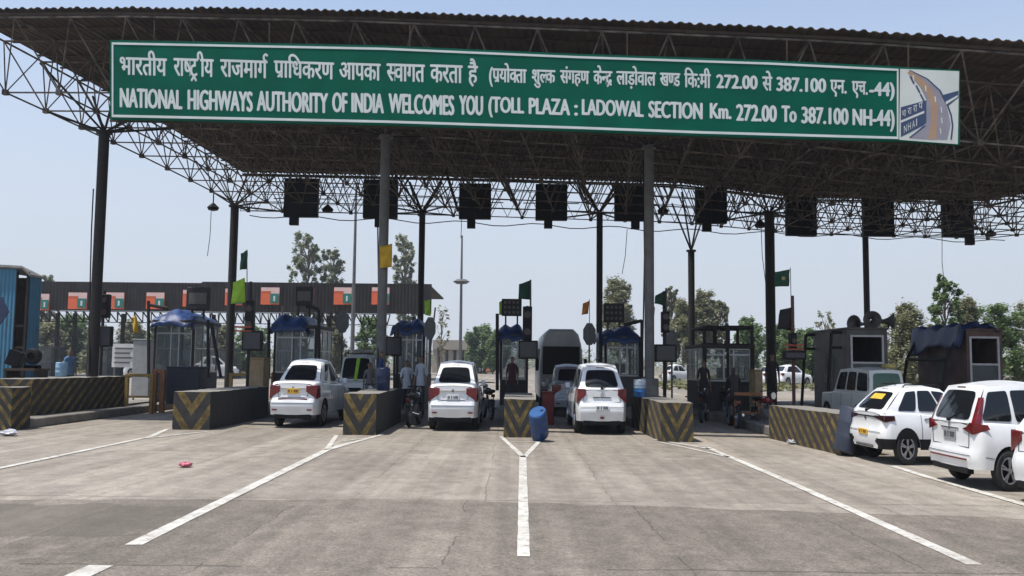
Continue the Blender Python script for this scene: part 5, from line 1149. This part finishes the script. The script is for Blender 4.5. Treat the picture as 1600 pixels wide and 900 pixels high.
crate('grey cabinet beside the leftmost booth', 205, 232, 530, 33, 1, mat('light_grey_cabinet', (.30, .31, .31), .6, 0, .2, 4), name='cabinet', cat='cabinet')
crate('red plastic road barrier left of the dusty pale sedan', 848, 866, 612, 24.0, .6, mat('faded_red_plastic', (.20, .025, .018), .6, 0, .3, 5), dep=.4, zb=0, name='road_barrier', cat='barrier')
crate('brown crate at the rear of the open-framed booth', 1180, 1192, 578, 26.8, .5, wood)
crate('dark generator box on the island beside the red post', 1150, 1180, 600, 30.7+.2, .5, booth_dark, name='cabinet', cat='cabinet')
# white notice board far left
t = thing('notice_board', 'weathered white notice board behind the leftmost dark column', 'notice board', (px_at(195, 36), 36, .0)); a = PT(176, 537, 36); b = PT(214, 574, 36)
m = MB(); m.box(a.x, b.x, 36, 36.06, b.z, a.z); o = m.build('board', white_dull, t)
m = MB()
for i in range(4): z = lerp(a.z, b.z, (i+1)/5); m.box(a.x+.1, b.x-.1-.2*(i % 2), 35.98, 35.995, z-.03, z+.03)
m.build('grey_bands', steel_grey, o)
for xx in (a.x+.1, b.x-.1): m = MB(); m.box(xx-.03, xx+.03, 36.0, 36.05, 0, b.z); m.build('leg', steel_grey, t)
# boom barriers across the lanes
for i, (px, D, up, lb) in enumerate(((430, 33, 1, 'raised boom barrier by the booth behind the taxi'), (668, 33, 1, 'raised boom barrier right of the booth with yellow cloth column'), (1010, 31.5, 1, 'raised boom barrier at the rear of the column with concrete foot'))):
    x = px_at(px, D); t = thing('boom_barrier', lb, 'boom barrier', (x, D, .22), 'boom barriers'); m = MB(); m.box(x-.12, x+.12, D-.15, D+.15, .22, 1.2); m.build('cabinet', orange_st, t, bevel=.02); m = MB(); m.bar((x, D-.18, 1.1), (x+.25, D-.18, 3.6), .03, 6); m.build('arm', mat('dull_white_red', (.35, .2, .18), .6), t)
# ================================================================== people
PEOPLE_MATS = {}
def person(loc, head, label, shirt, trousers, pose='stand', k=1.0, group=None, bag=False, turban=None, z=0.0):
    J = {}
    if pose == 'stand':
        J = dict(pel=(0, 0, .95), sp=(0, -.01, 1.15), ch=(0, 0, 1.34), nk=(0, 0, 1.49), hd=(0, .025, 1.60), ht=(0, .015, 1.68),
                 sl=(-.18, 0, 1.41), el=(-.24, -.02, 1.14), wl=(-.25, .09, .90), sr=(.18, 0, 1.41), er=(.24, -.02, 1.14), wr=(.25, .09, .90),
                 hl=(-.09, 0, .88), kl=(-.11, .03, .49), al=(-.12, -.01, .09), tl=(-.13, .15, .035), hr=(.09, 0, .88), kr=(.10, .03, .49), ar=(.10, -.02, .09), tr=(.11, .14, .035))
    elif pose == 'ride':
        J = dict(pel=(0, -.25, .86), sp=(0, -.22, 1.06), ch=(0, -.15, 1.26), nk=(0, -.10, 1.41), hd=(0, -.05, 1.52), ht=(0, -.05, 1.60),
                 sl=(-.18, -.13, 1.33), el=(-.27, .05, 1.10), wl=(-.26, .30, 1.05), sr=(.18, -.13, 1.33), er=(.27, .05, 1.10), wr=(.26, .30, 1.05),
                 hl=(-.10, -.22, .82), kl=(-.19, .20, .72), al=(-.2, .06, .32), tl=(-.2, .22, .27), hr=(.10, -.22, .82), kr=(.19, .20, .72), ar=(.2, .06, .32), tr=(.2, .22, .27))
    elif pose == 'walk':
        J = dict(pel=(0, 0, .94), sp=(0, 0, 1.14), ch=(0, .02, 1.33), nk=(0, .03, 1.48), hd=(0, .06, 1.59), ht=(0, .05, 1.67),
                 sl=(-.18, .02, 1.40), el=(-.24, -.12, 1.15), wl=(-.24, -.14, .90), sr=(.18, .02, 1.40), er=(.25, .08, 1.15), wr=(.22, .24, .98),
                 hl=(-.09, 0, .87), kl=(-.10, .16, .50), al=(-.10, .12, .10), tl=(-.10, .27, .04), hr=(.09, 0, .87), kr=(.10, -.04, .48), ar=(.10, -.26, .13), tr=(.10, -.13, .04))
    B = [('pel', 'sp', 'shirt'), ('sp', 'ch', 'shirt'), ('ch', 'nk', 'shirt'), ('nk', 'hd', 'skin'), ('hd', 'ht', 'hair'),
         ('ch', 'sl', 'shirt'), ('sl', 'el', 'shirt'), ('el', 'wl', 'skin'), ('ch', 'sr', 'shirt'), ('sr', 'er', 'shirt'), ('er', 'wr', 'skin'),
         ('pel', 'hl', 'tr'), ('hl', 'kl', 'tr'), ('kl', 'al', 'tr'), ('al', 'tl', 'shoe'), ('pel', 'hr', 'tr'), ('hr', 'kr', 'tr'), ('kr', 'ar', 'tr'), ('ar', 'tr_', 'shoe')]
    J['tr_'] = J.pop('tr')
    Rr = dict(pel=.15, sp=.13, ch=.145, nk=.055, hd=.092, ht=.075, sl=.062, el=.045, wl=.03, sr=.062, er=.045, wr=.03, hl=.10, kl=.062, al=.042, tl=.035, hr=.10, kr=.062, ar=.042, tr_=.035)
    for sd in 'lr':
        w_ = Vector(J['w'+sd]); e_ = Vector(J['e'+sd]); d = (w_-e_).normalized(); pm = w_+d*.07; J['p'+sd] = tuple(pm); Rr['p'+sd] = .03; B.append(('w'+sd, 'p'+sd, 'skin'))
        sv = Vector((0, 1, 0)) if abs(d.y) < .7 else Vector((0, 0, 1))
        for i, (o, ln) in enumerate(((-.03, .06), (-.01, .075), (.01, .07), (.03, .055))):
            a = f'f{sd}{i}'; J[a] = tuple(pm+sv*o+d*ln*.5+Vector((0, .006, 0))); J[a+'t'] = tuple(pm+sv*o*1.1+d*ln+Vector((0, .02, 0))); Rr[a] = .010; Rr[a+'t'] = .008; B += [('p'+sd, a, 'skin'), (a, a+'t', 'skin')]
        a = f'th{sd}'; J[a] = tuple(w_+d*.05+sv*.045); Rr[a] = .011; B.append(('w'+sd, a, 'skin'))
    keys = list(J); idx = {n_: i for i, n_ in enumerate(keys)}
    me = bpy.data.meshes.new('body'); me.from_pydata([J[n_] for n_ in keys], [(idx[a], idx[b]) for a, b, _ in B], [])
    ob = bpy.data.objects.new('tmp_body', me); COL.objects.link(ob); sk = ob.modifiers.new('s', 'SKIN'); sk.use_smooth_shade = True; sb = ob.modifiers.new('u', 'SUBSURF'); sb.levels = 1
    for i, n_ in enumerate(keys):
        v = me.skin_vertices[0].data[i]; r = Rr[n_]; v.radius = (r, r*.8) if n_ in ('pel', 'sp', 'ch') else (r, r); v.use_root = (n_ == 'pel')
    bpy.context.view_layer.update(); ev = bpy.data.meshes.new_from_object(ob.evaluated_get(bpy.context.evaluated_depsgraph_get())); bpy.data.objects.remove(ob)
    cats = ['shirt', 'skin', 'hair', 'tr', 'shoe']; mts = [shirt, skinm, turban or hairm, trousers, mat('dark_shoe', (.03, .025, .02), .6)]
    for m_ in mts: ev.materials.append(m_)
    segs = [(Vector(J[a]), Vector(J[b]), c) for a, b, c in B]
    for p in ev.polygons:
        c = p.center; best = None
        for a, b, ct in segs:
            ab = b-a; t_ = max(0, min(1, (c-a).dot(ab)/max(1e-9, ab.length_squared))); d = (a+ab*t_-c).length
            if best is None or d < best[0]: best = (d, ct)
        ct = best[1]; hz = Vector(J['hd'])
        if (c-hz).length < .14: ct = 'hair' if (c.z > hz.z+.045 or c.y < hz.y-.035) else 'skin'
        p.material_index = cats.index(ct); p.use_smooth = True
    t = thing('person', label, 'person', Vector(loc)+Vector((0, 0, z)), group, world=False); MX = Matrix.Diagonal((K*k*1.1, k, k, 1)) @ Matrix.Rotation(-head, 4, 'Z')
    ev.transform(MX); ev.name = 'body'; bo = bpy.data.objects.new('body', ev); COL.objects.link(bo); bo.parent = t
    h = Vector(J['hd']); f = MB(); f.cbox(h+Vector((0, .098, -.01)), (.022, .03, .035)); f.cbox(h+Vector((0, .090, -.05)), (.045, .012, .012)); f.cbox(h+Vector((.094, .0, -.005)), (.015, .03, .05)); f.cbox(h+Vector((-.094, .0, -.005)), (.015, .03, .05)); f.xf(MX); f.build('face_and_ears', skinm, t, bevel=.004)
    f = MB(); f.cbox(h+Vector((.032, .088, .015)), (.022, .01, .01)); f.cbox(h+Vector((-.032, .088, .015)), (.022, .01, .01)); f.xf(MX); f.build('eyes', hairm, t)
    f = MB(); z0 = J['pel'][2]-.10; c0 = Vector(J['pel']); f.lathe([(.185, z0), (.175, z0+.12), (.165, z0+.3)], 16, (c0.x, c0.y, 0)); f.v = [(a, c0.y+(b-c0.y)*.72, c) for a, b, c in f.v]; f.xf(MX); f.build('shirt_hem', shirt, t, smooth=60)
    if bag:
        f = MB(); w_ = Vector(J['wl']); f.cbox(w_+Vector((0, 0, -.36)), (.10, .26, .34)); f.bar(w_+Vector((0, -.08, -.2)), w_+Vector((0, 0, -.06)), .008); f.bar(w_+Vector((0, .08, -.2)), w_+Vector((0, 0, -.06)), .008); f.xf(MX); b = f.build('carrier_bag', white_dull, origin=None, parent=None, bevel=.02)
        b.location = t.location; tag(b, 'white carrier bag held by the person beside the sedan lane', 'bag')
    return t
def cl(n, c): return mat(n, c, .9, 0, .15, 6)
p = GR(634, 652); person((p.x, p.y, 0), R(160), 'person in pale shirt holding a white bag, left of the lone white sedan', cl('pale_shirt', (.55, .58, .62)), cl('dark_trousers', (.03, .03, .035)), 'walk', 1.0, bag=True)
p = GR(653, 656); person((p.x, p.y+.6, 0), R(200), 'person in grey-white shirt standing right of the one with the bag', cl('grey_white_shirt', (.42, .44, .47)), cl('dark_trousers', (.03, .03, .035)), 'stand', 1.07)
person((px_at(590, 24.3), 24.9, .22), R(90), 'person in dark blue clothes by the grey column with yellow cloth', cl('navy_shirt', (.02, .05, .16)), cl('dark_trousers', (.03, .03, .035)), 'stand', 1.0)
person((px_at(573, 26), 26.5, .0), R(170), 'person in dusty grey clothes between the van and the taxi', cl('dusty_grey', (.14, .13, .12)), cl('dark_trousers', (.03, .03, .035)), 'stand', .95)
person((px_at(107, 30), 30, .22), R(120), 'person with blue clothes behind the far left striped block', cl('mid_blue', (.10, .2, .35)), cl('dark_trousers', (.03, .03, .035)), 'stand', 1.0)
person((px_at(1207, 27.5), 27.5, .22), R(200), 'dark clad person at the foot of the thick dark column', cl('black_shirt', (.025, .022, .022)), cl('dark_trousers', (.03, .03, .035)), 'stand', 1.05)
person((px_at(1083, 29), 27.4, .0), R(180), 'dark clad person by the foot of the column with open struts', cl('black_shirt', (.025, .022, .022)), cl('dark_trousers', (.03, .03, .035)), 'stand', 1.05)
person((px_at(800, 27.6), 27.3, .22), R(180), 'person in dark maroon shirt in front of the narrow booth', cl('maroon_shirt', (.05, .012, .014)), cl('dark_trousers', (.03, .03, .035)), 'stand', .95)
# ================================================================== motorcycles
def bike(loc, head, label, col, k=1.0):
    t = thing('motorcycle', label, 'motorcycle', loc, 'motorcycles at the plaza', world=False); MX = Matrix.Diagonal((K*k*1.15, k, k, 1)) @ Matrix.Rotation(-head, 4, 'Z')
    def P(mb, name, m_, par=None, **kw): mb.xf(MX); return mb.build(name, m_, par or t, **kw)
    for y in (-.62, .62):
        m = MB(); m.lathe([(.22, -.04), (.285, -.05), (.305, 0), (.285, .05), (.22, .04)], 24, (0, y, .305), 'X')
        vs = []; m2 = MB()
        w_ = P(m, 'wheel', rubber, smooth=50)
        m = MB(); m.lathe([(.235, -.052), (.235, .052)], 20, (0, y, .305), 'X'); m.lathe([(.06, -.09), (.06, .09)], 12, (0, y, .305), 'X'); P(m, 'rim', alloy, w_)
    m = MB(); m.path([Vector((0, .45, .95)), Vector((0, .1, .62)), Vector((0, -.1, .35)), Vector((0, -.35, .4)), Vector((0, -.62, .31))], .028, 6); m.path([Vector((0, .4, .9)), Vector((0, -.3, .72)), Vector((0, -.75, .78))], .03, 6)
    for sx_ in (-1, 1): m.bar((sx_*.07, .62, .305), (sx_*.07, .44, .98), .022, 6); m.bar((sx_*.10, -.60, .31), (sx_*.10, -.45, .7), .022, 6)
    P(m, 'frame', steel_dark)
    m = MB(); m.cbox((0, .12, .80), (.26, .50, .20)); P(m, 'fuel_tank', col, bevel=.07)
    m = MB(); m.cbox((0, -.42, .82), (.24, .66, .09)); P(m, 'seat', black_pl, bevel=.035)
    m = MB(); m.cbox((0, -.02, .44), (.24, .34, .26)); P(m, 'engine', steel_grey, bevel=.03)
    m = MB(); m.path([Vector((-.34, .26, 1.03)), Vector((-.2, .38, 1.04)), Vector((.2, .38, 1.04)), Vector((.34, .26, 1.03))], .016, 6); P(m, 'handlebar', steel_dark)
    m = MB(); m.lathe([(.05, -.1), (.095, .0), (.09, .04)], 14, (0, .52, .92), 'Y'); P(m, 'headlight', chrome, smooth=40)
    m = MB(); m.bar((.14, .05, .28), (.15, -.85, .38), .04, 8); P(m, 'exhaust', chrome)
    m = MB(); m.cbox((0, -.84, .70), (.14, .06, .09)); P(m, 'tail_light', red_lens, bevel=.01)
    m = MB(); m.cbox((0, -.80, .50), (.16, .04, .16)); P(m, 'mudguard', black_pl)
    return t
bk1 = mat('black_bike_paint', (.015, .015, .02), .25, 0, .1, 4, coat=.5); bk2 = mat('red_bike_paint', (.2, .01, .01), .25, 0, .1, 4, coat=.5)
p = GR(762, 655); bike(p, R(-15), 'dark motorcycle parked left of the narrow booth island', bk1)
p = GR(1146, 668); bike(p, R(6), 'black motorcycle with a rider before the open-framed booth', bk1, .98); person(p, R(6), 'rider in black on the motorcycle before the open-framed booth', cl('black_shirt', (.025, .022, .022)), cl('dark_trousers', (.03, .03, .035)), 'ride', .98)
p = GR(1100, 660); bike(p, R(25), 'dark motorcycle parked beside the striped block, left of the rider', bk1, .95)
p = GR(1196, 672); bike(p, R(170), 'dark red motorcycle facing the camera beside the long striped block', bk2, .95)
p = GR(1122, 652); bike(p, R(-10), 'motorcycle half hidden in the shade right behind the rider', bk2, .95)
p = GR(646, 668); bike(Vector((p.x-.05, p.y+.6, 0)), R(8), 'black motorcycle beside the person holding a white bag', bk1, .95)
p = GR(870, 640); bike(Vector((p.x, p.y, 0)), R(5), 'motorcycle between the red road barrier and the minibus', bk1, .95)
p = GR(608, 640); bike(Vector((px_at(585, 25.5), 25.5, 0)), R(185), 'motorcycle facing the camera behind the taxi', bk1, .95)
# ================================================================== second plaza behind, at the left
D2 = 80
t = thing('rear_toll_canopy', 'low dark canopy of a second plaza in the distance at left, with orange lane boards', 'canopy', (PT(360, 560, D2).x, D2, 0))
xa = px_at(-40, D2); xb = px_at(672, D2); zt = H_(300, 442, D2); zb = H_(300, 487, D2)
m = MB(); nn = 260
vs = []
for i in range(nn+1):
    x = lerp(xa, xb, i/nn); o = .03*(i % 2); vs += [(x, D2+o, zt+(.12 if x > px_at(310, D2) else 0)), (x, D2+o, zb)]
m.add(vs, [(2*i, 2*i+2, 2*i+3, 2*i+1) for i in range(nn)]); m.build('fascia', mat('dark_fascia_sheet', (.024, .020, .018), .8, 0, .4, 1, spec=.2), t, fix=False, solid=.01)
m = MB(); m.box(xa, xb, D2+.2, D2+14, zt-.25, zt-.1); m.build('roof_sheet', roof_mat, t)
m = MB()
for i in range(46):
    x = lerp(xa, px_at(600, D2), i/46); x2_ = lerp(xa, px_at(600, D2), (i+1)/46); xm = (x+x2_)/2
    for yy in (D2+3,):
        m.bar((x, yy, zb+.1), (xm, yy+1, zb-.85), .06); m.bar((xm, yy+1, zb-.85), (x2_, yy, zb+.1), .06); m.bar((x, yy+2, zb+.1), (xm, yy+1, zb-.85), .06); m.bar((xm-.9, yy+1, zb-.85), (xm+.9, yy+1, zb-.85), .05)
        m.bar((x, yy, zb+.1), (x2_, yy, zb+.1), .05)
m.build('space_frame', steel_dark, t, fix=False)
for px in (85, 112, 137, 188, 262, 330, 436, 512, 590, 645):
    m = MB(); x = px_at(px, D2+5); m.bar((x, D2+5, 0), (x, D2+5, zb), .2, 10); m.build('column', steel_dark, t)
og = mat('orange_board', (.72, .13, .04), .6, 0, .15, 1); pk = mat('pale_pink_board', (.72, .48, .42), .6, 0, .1, 1); gr2 = mat('teal_board', (.01, .16, .12), .6, 0, .1, 1)
BL = [(53, 76, 459, 485), (107, 135, 457, 483), (166, 193, 457, 483), (229, 256, 457, 483), (286, 314, 453, 479), (352, 378, 451, 477), (408, 436, 449, 476), (463, 490, 449, 475), (522, 549, 449, 476), (581, 608, 449, 476)]
NM = ['leftmost', 'second from left', 'just right of the leftmost column', 'fourth from left, over the blue tarpaulin', 'fifth from left, behind the grey display', 'sixth from left, behind the lime cloth', 'seventh from left', 'eighth from left, behind the dark panel', 'ninth from left', 'rightmost, behind the grey column']
for (a, b, c, d), nm in zip(BL, NM):
    A = PT(a, c, D2-.6); Bq = PT(b, d, D2-.6); tt = thing('lane_board', f'orange and green lane board on the distant canopy, {nm}', 'lane board', ((A.x+Bq.x)/2, D2-.6, Bq.z), 'lane boards on the distant canopy'); w_ = Bq.x-A.x; h_ = A.z-Bq.z
    m = MB(); m.box(A.x, Bq.x, D2-.6, D2-.5, Bq.z, A.z); o = m.build('board', og, tt)
    m = MB(); m.box(A.x+w_*.02, Bq.x, D2-.63, D2-.605, A.z-h_*.22, A.z); m.box(A.x+w_*.55, Bq.x, D2-.632, D2-.607, A.z-h_*.5, A.z-h_*.225); m.build('pale_panel', pk, o)
    m = MB(); m.box(A.x+w_*.52, Bq.x-w_*.02, D2-.7, D2-.635, Bq.z+h_*.08, A.z-h_*.36); g_ = m.build('green_panel', gr2, o)
    m = MB(); m.box(A.x+w_*.70, A.x+w_*.80, D2-.72, D2-.705, Bq.z+h_*.2, Bq.z+h_*.5); m.build('white_mark', white_dull, g_)
    m = MB(); m.bar((A.x+.2, D2-.45, Bq.z), (A.x+.2, D2-.05, Bq.z+.4), .05); m.build('bracket', steel_dark, tt)
# far small booths below it
for i, px in enumerate((62, 150, 290, 345, 560, 470)):
    x = px_at(px, D2+2); t = thing('distant_booth', ('small grey booth under the distant canopy, ' + ['leftmost of all', 'second from left', 'third from left', 'fourth from left', 'rightmost of all', 'fifth from left'][i]), 'booth', (x, D2+2, 0), 'booths under the distant canopy')
    m = MB(); m.box(x-.9, x+.9, D2+2, D2+5, 0, 1.2); m.build('lower_wall', booth_grey, t); m = MB(); m.box(x-.85, x+.85, D2+2.05, D2+4.95, 1.2, 2.5); m.build('window', pale_glass, t); m = MB(); m.box(x-1, x+1, D2+1.9, D2+5.1, 2.5, 2.7); m.build('roof', booth_grey, t)
# ================================================================== masts and lamps
def mast(label, px, pyt, D, r, ring=None):
    p = PT(px, pyt, D); t = thing('light_mast', label, 'light mast', (p.x, D, 0), 'light masts'); m = MB(); m.bar((p.x, D, 0), p, r, 10, r*.45); m.build('pole', steel_grey, t, smooth=40)
    if ring: z = H_(px, ring, D); m = MB(); m.lathe([(r*2.6, z-.3), (r*4.4, z), (r*2.4, z+.3)], 12, (p.x, D, 0)); m.build('lamp_ring', steel_grey, t)
mast('light grey mast rising behind the canopy, left of the yellow cloth column', 557, 285, 62, .16)
mast('tall slim mast with lamp ring in the gap above the white sedan', 722, 368, 120, .26, 440)
for px, pyt, D in ((738, 528, 170), (808, 512, 260), (758, 515, 230)):
    p = PT(px, pyt, D); t = thing('street_lamp', {738: 'distant twin-arm street lamp right of the tall slim mast', 808: 'very distant street lamp left of the minibus', 758: 'very distant street lamp above the round green trees'}[px], 'street lamp', (p.x, D, 0), 'distant street lamps'); m = MB(); m.bar((p.x, D, 0), p, .12, 6); m.build('pole', steel_grey, t); m = MB(); m.bar(p+Vector((-1, 0, .2)), p+Vector((1, 0, .2)), .1, 6); m.build('arm', steel_grey, t)
# distant toll building
t = thing('building', 'low beige building with dark openings beyond the open lane', 'building', (px_at(708, 150), 150, 0)); bz = mat('beige_plaster', (.36, .31, .25), .9, 0, .2, .5)
A = PT(676, 531, 150); Bq = PT(746, 575, 150); m = MB(); m.box(A.x, Bq.x, 150, 160, A.z-1.6, A.z); m.build('roof', bz, t)
n_ = 6
for i in range(n_):
    x = lerp(A.x, Bq.x-.9, i/(n_-1)); m = MB(); m.box(x, x+.8, 150.3, 151.1, 0, A.z-1.61); m.build('pillar', bz, t)
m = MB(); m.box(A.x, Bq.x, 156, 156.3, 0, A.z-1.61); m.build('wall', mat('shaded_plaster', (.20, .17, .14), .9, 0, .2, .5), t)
for i in range(4): x = lerp(A.x+.6, Bq.x-1.6, i/3.2); m = MB(); m.box(x, x+.9, 155.9, 155.98, 1.0, 2.6); m.build('window', car_glass, t)
# ================================================================== trees
def leaf_mat(name, a, b):
    m = bpy.data.materials.new(name); m.use_nodes = True; N, L = nodes_of(m); bs = N['Principled BSDF']; bs.inputs['Roughness'].default_value = .65
    tc = N.new('ShaderNodeTexCoord'); c = mixc(N, L, rampn(N, L, noisen(N, L, tc.outputs['Object'], 2.2, 3, .6), .35, .65), a, b); L.new(c, bs.inputs['Base Color'])
    tr = N.new('ShaderNodeBsdfTranslucent'); L.new(c, tr.inputs['Color']); mx = N.new('ShaderNodeMixShader'); mx.inputs[0].default_value = .35; L.new(bs.outputs[0], mx.inputs[1]); L.new(tr.outputs[0], mx.inputs[2]); L.new(mx.outputs[0], N['Material Output'].inputs[0]); return m
lf_euc = leaf_mat('eucalyptus_leaves', (.20, .22, .14), (.29, .31, .19)); lf_grn = leaf_mat('green_leaves', (.09, .145, .05), (.18, .25, .09)); lf_olv = leaf_mat('olive_leaves', (.18, .19, .10), (.28, .27, .15)); bark = mat('bark', (.20, .16, .12), .9, 0, .4, 3)
def leaves(mb, c, r, n, s, rs, zs=1.0):
    for _ in range(n):
        while True:
            d = Vector((rs.uniform(-1, 1), rs.uniform(-1, 1), rs.uniform(-1, 1)))
            if d.length < 1: d = d*(.55+.9*rs.random()**2); break
        p = c+Vector((d.x*r*K*1.1, d.y*r, d.z*r*zs)); a = rs.uniform(0, 6.28); t_ = rs.uniform(-1, 1); q = s*rs.uniform(.6, 1.3)
        u = Vector((math.cos(a), math.sin(a), t_*.6)).normalized()*q; v = u.cross(Vector((rs.uniform(-1, 1), rs.uniform(-1, 1), 1)).normalized()).normalized()*q*.5
        n0 = len(mb.v); mb.v += [tuple(p-u), tuple(p+v), tuple(p+u), tuple(p-v)]; mb.f.append((n0, n0+1, n0+2, n0+3))
def tree(label, px, D, pyt, wpx, lm, kind='dense', seed=1, dens=1.0, name='tree', group='trees beyond the plaza', base=.30):
    rs = random.Random(seed); x = px_at(px, D); h = H_(px, pyt, D); w_ = wpx/FPX*D/K/2     # crown radius in unsqueezed metres
    w_ *= .9
    t = thing(name, label, 'tree', (x, D, 0), group); tk = MB(); cr = MB()
    lean = rs.uniform(-.03, .03)*h; r0 = .02*h+.05
    def tp_(v): return Vector((x+lean*v*v+.02*h*math.sin(v*5+seed)*.3, D, h*v))
    for i in range(8): tk.bar(tp_(i/8*.92), tp_((i+1)/8*.92), r0*(1-i/9)*K, 7, r0*(1-(i+1)/9)*K, cap=False)
    nl = {'dense': 34, 'open': 34, 'round': 32, 'sparse': 18}[kind]; ls = max(.085, D*.0018)
    for i in range(nl):
        v = base+(1-base)*((i+.5)/nl)**.9*rs.uniform(.92, 1.04); v = min(v, .97); a = i*2.4+rs.uniform(-.5, .5)
        if kind == 'round': e = math.sqrt(max(0.05, 1-((v-(base+1)/2)/((1-base)/2+.02))**2))
        elif kind == 'dense': e = (1-((v-base)/(1-base))**1.6)*.85+.22; e *= min(1, .45+(v-base)*3)
        else: e = (.35+.65*math.sin(min(1, (v-base)/(1-base))*2.6+.25))*rs.uniform(.55, 1.1)
        R_ = w_*e*rs.uniform(.55, 1.0); st = tp_(max(.12, v-.16)); en = Vector((x+lean*v+math.cos(a)*R_*K, D+math.sin(a)*R_, h*v))
        tk.bar(st, st.lerp(en, .55)+Vector((0, 0, .02*h)), r0*.38*K, 5, r0*.22*K, cap=False); tk.bar(st.lerp(en, .55)+Vector((0, 0, .02*h)), en, r0*.22*K, 5, r0*.08*K, cap=False)
        cr_ = w_*{'dense': .36, 'open': .24, 'round': .36, 'sparse': .22}[kind]*rs.uniform(.7, 1.2)
        nclump = 6 if kind in ('dense', 'round') else 5
        for _ in range(nclump):
            o = Vector((rs.gauss(0, .5)*cr_*K, rs.gauss(0, .5)*cr_, rs.gauss(0, .55)*cr_)); c = en+o; c.z = min(c.z, h*1.0)
            leaves(cr, c, cr_*rs.uniform(.45, .75), int({'dense': 72, 'open': 52, 'round': 85, 'sparse': 16}[kind]*dens), ls, rs, .9)
    tk.build('trunk', bark, t, smooth=50, fix=False); cr.build('crown', lm, t, fix=False); return t
tree('tall eucalyptus with two lobes beyond the distant canopy, left of the grey mast', 478, 115, 368, 62, lf_euc, 'open', 3, 1.1)
tree('lower eucalyptus leaning right next to the tall one with two lobes', 514, 115, 390, 50, lf_euc, 'open', 5, 1.0)
tree('tall hazy tree between the yellow cloth column and the dark column', 632, 120, 366, 48, lf_euc, 'open', 8, .9)
tree('bare twiggy tree right of the distant canopy end', 688, 110, 478, 34, lf_olv, 'sparse', 2, .25)
tree('round green tree behind the low beige building', 752, 140, 514, 46, lf_grn, 'round', 11, .9, base=.15); tree('round green tree left of the narrow booth', 778, 135, 520, 40, lf_grn, 'round', 12, .9, base=.15)
tree('big tree behind the display panel right of the minibus', 968, 95, 438, 62, lf_olv, 'dense', 14, 1.0); tree('slender tree just right of the column with a concrete foot', 1048, 100, 450, 36, lf_olv, 'open', 15)
tree('green tree left of the column with open struts', 1068, 90, 474, 44, lf_olv, 'dense', 16); tree('olive tree right of the column with open struts', 1100, 92, 458, 50, lf_olv, 'dense', 17); tree('slim tree over the open tube frames', 1128, 95, 470, 34, lf_olv, 'open', 18)
tree('small tree between open-framed booth and thick column', 1168, 90, 500, 46, lf_grn, 'dense', 19); tree('low green tree right of the thick dark column', 1222, 80, 512, 60, lf_grn, 'round', 20, base=.12); tree('low dusty bush tree left of the grey booth', 1262, 85, 520, 50, lf_grn, 'round', 21, base=.12)
tree('sparse dry tree above the grey booth', 1288, 90, 488, 40, lf_olv, 'sparse', 22, .7); tree('dense olive tree between the two right booths', 1418, 55, 480, 72, lf_olv, 'dense', 23, 1.1, base=.12); tree('dark green tree with tall tip above the red-brown booth', 1478, 58, 432, 58, lf_grn, 'open', 24, 1.4, base=.2)
tree('lower tree right of the one with tall tip', 1518, 62, 470, 56, lf_olv, 'dense', 25, base=.15); tree('dense tree at the right edge of the photo', 1562, 55, 482, 70, lf_grn, 'dense', 26, 1.1, base=.1); tree('tree cut by the right edge behind the cars', 1618, 60, 478, 70, lf_olv, 'dense', 27, base=.1); tree('pale tree behind the jeep roof', 1374, 70, 500, 44, lf_olv, 'open', 28, base=.15)
tree('hazy treetop above the blue cabin', 70, 130, 432, 36, lf_euc, 'open', 30); 
for i, (px, D, pyt, w_) in enumerate(((70, 105, 505, 60), (112, 110, 498, 52), (150, 108, 512, 50), (205, 112, 508, 56), (252, 106, 515, 55), (300, 104, 504, 46), (345, 110, 512, 50), (395, 108, 515, 50), (452, 110, 506, 50), (520, 105, 505, 44), (580, 108, 500, 52), (632, 112, 508, 40))):
    tree('dusty tree under the distant canopy at left, ' + ['leftmost of them', 'second from left', 'third from left', 'fourth from left', 'fifth from left', 'sixth from left', 'seventh from left', 'eighth from left', 'ninth from left', 'tenth from left', 'second from right', 'rightmost of them'][i], px, D, pyt, w_, (lf_olv, lf_grn, lf_euc)[i % 3], ('dense', 'round', 'dense')[i % 3], 40+i, .7, base=.1)
# far treeline as a mass, and low scrub
rs = random.Random(99); tl = MB()
for i in range(420):
    px = rs.uniform(-150, 1750); D = rs.uniform(210, 300)
    if 690 < px < 900 and rs.random() < .75: D += 150
    x = px_at(px, D); r = rs.uniform(1.4, 3.2)*(D/240); c = Vector((x, D, r*rs.uniform(.5, 1.35))); leaves(tl, c, r*1.4, 60, .55*D/240, rs, .8)
o = tl.build('treeline', lf_euc, origin=Vector((0, 250, 0)), fix=False); tag(o, 'hazy low line of distant trees along the horizon', 'trees', kind='stuff')
gs = MB()
for i in range(1500):
    D = rs.uniform(58, 130); px = rs.choice([rs.uniform(1030, 1700), rs.uniform(1030, 1700), rs.uniform(-150, 640)])
    if px < 640: D = rs.uniform(96, 150)
    c = Vector((px_at(px, D), D, .15)); leaves(gs, c, .5, 7, .28, rs, .5)
o = gs.build('scrub', leaf_mat('dry_scrub', (.19, .16, .07), (.10, .13, .045)), origin=Vector((0, 90, 0)), fix=False); tag(o, 'dry low scrub on the earth beyond the plaza', 'scrub', kind='stuff')
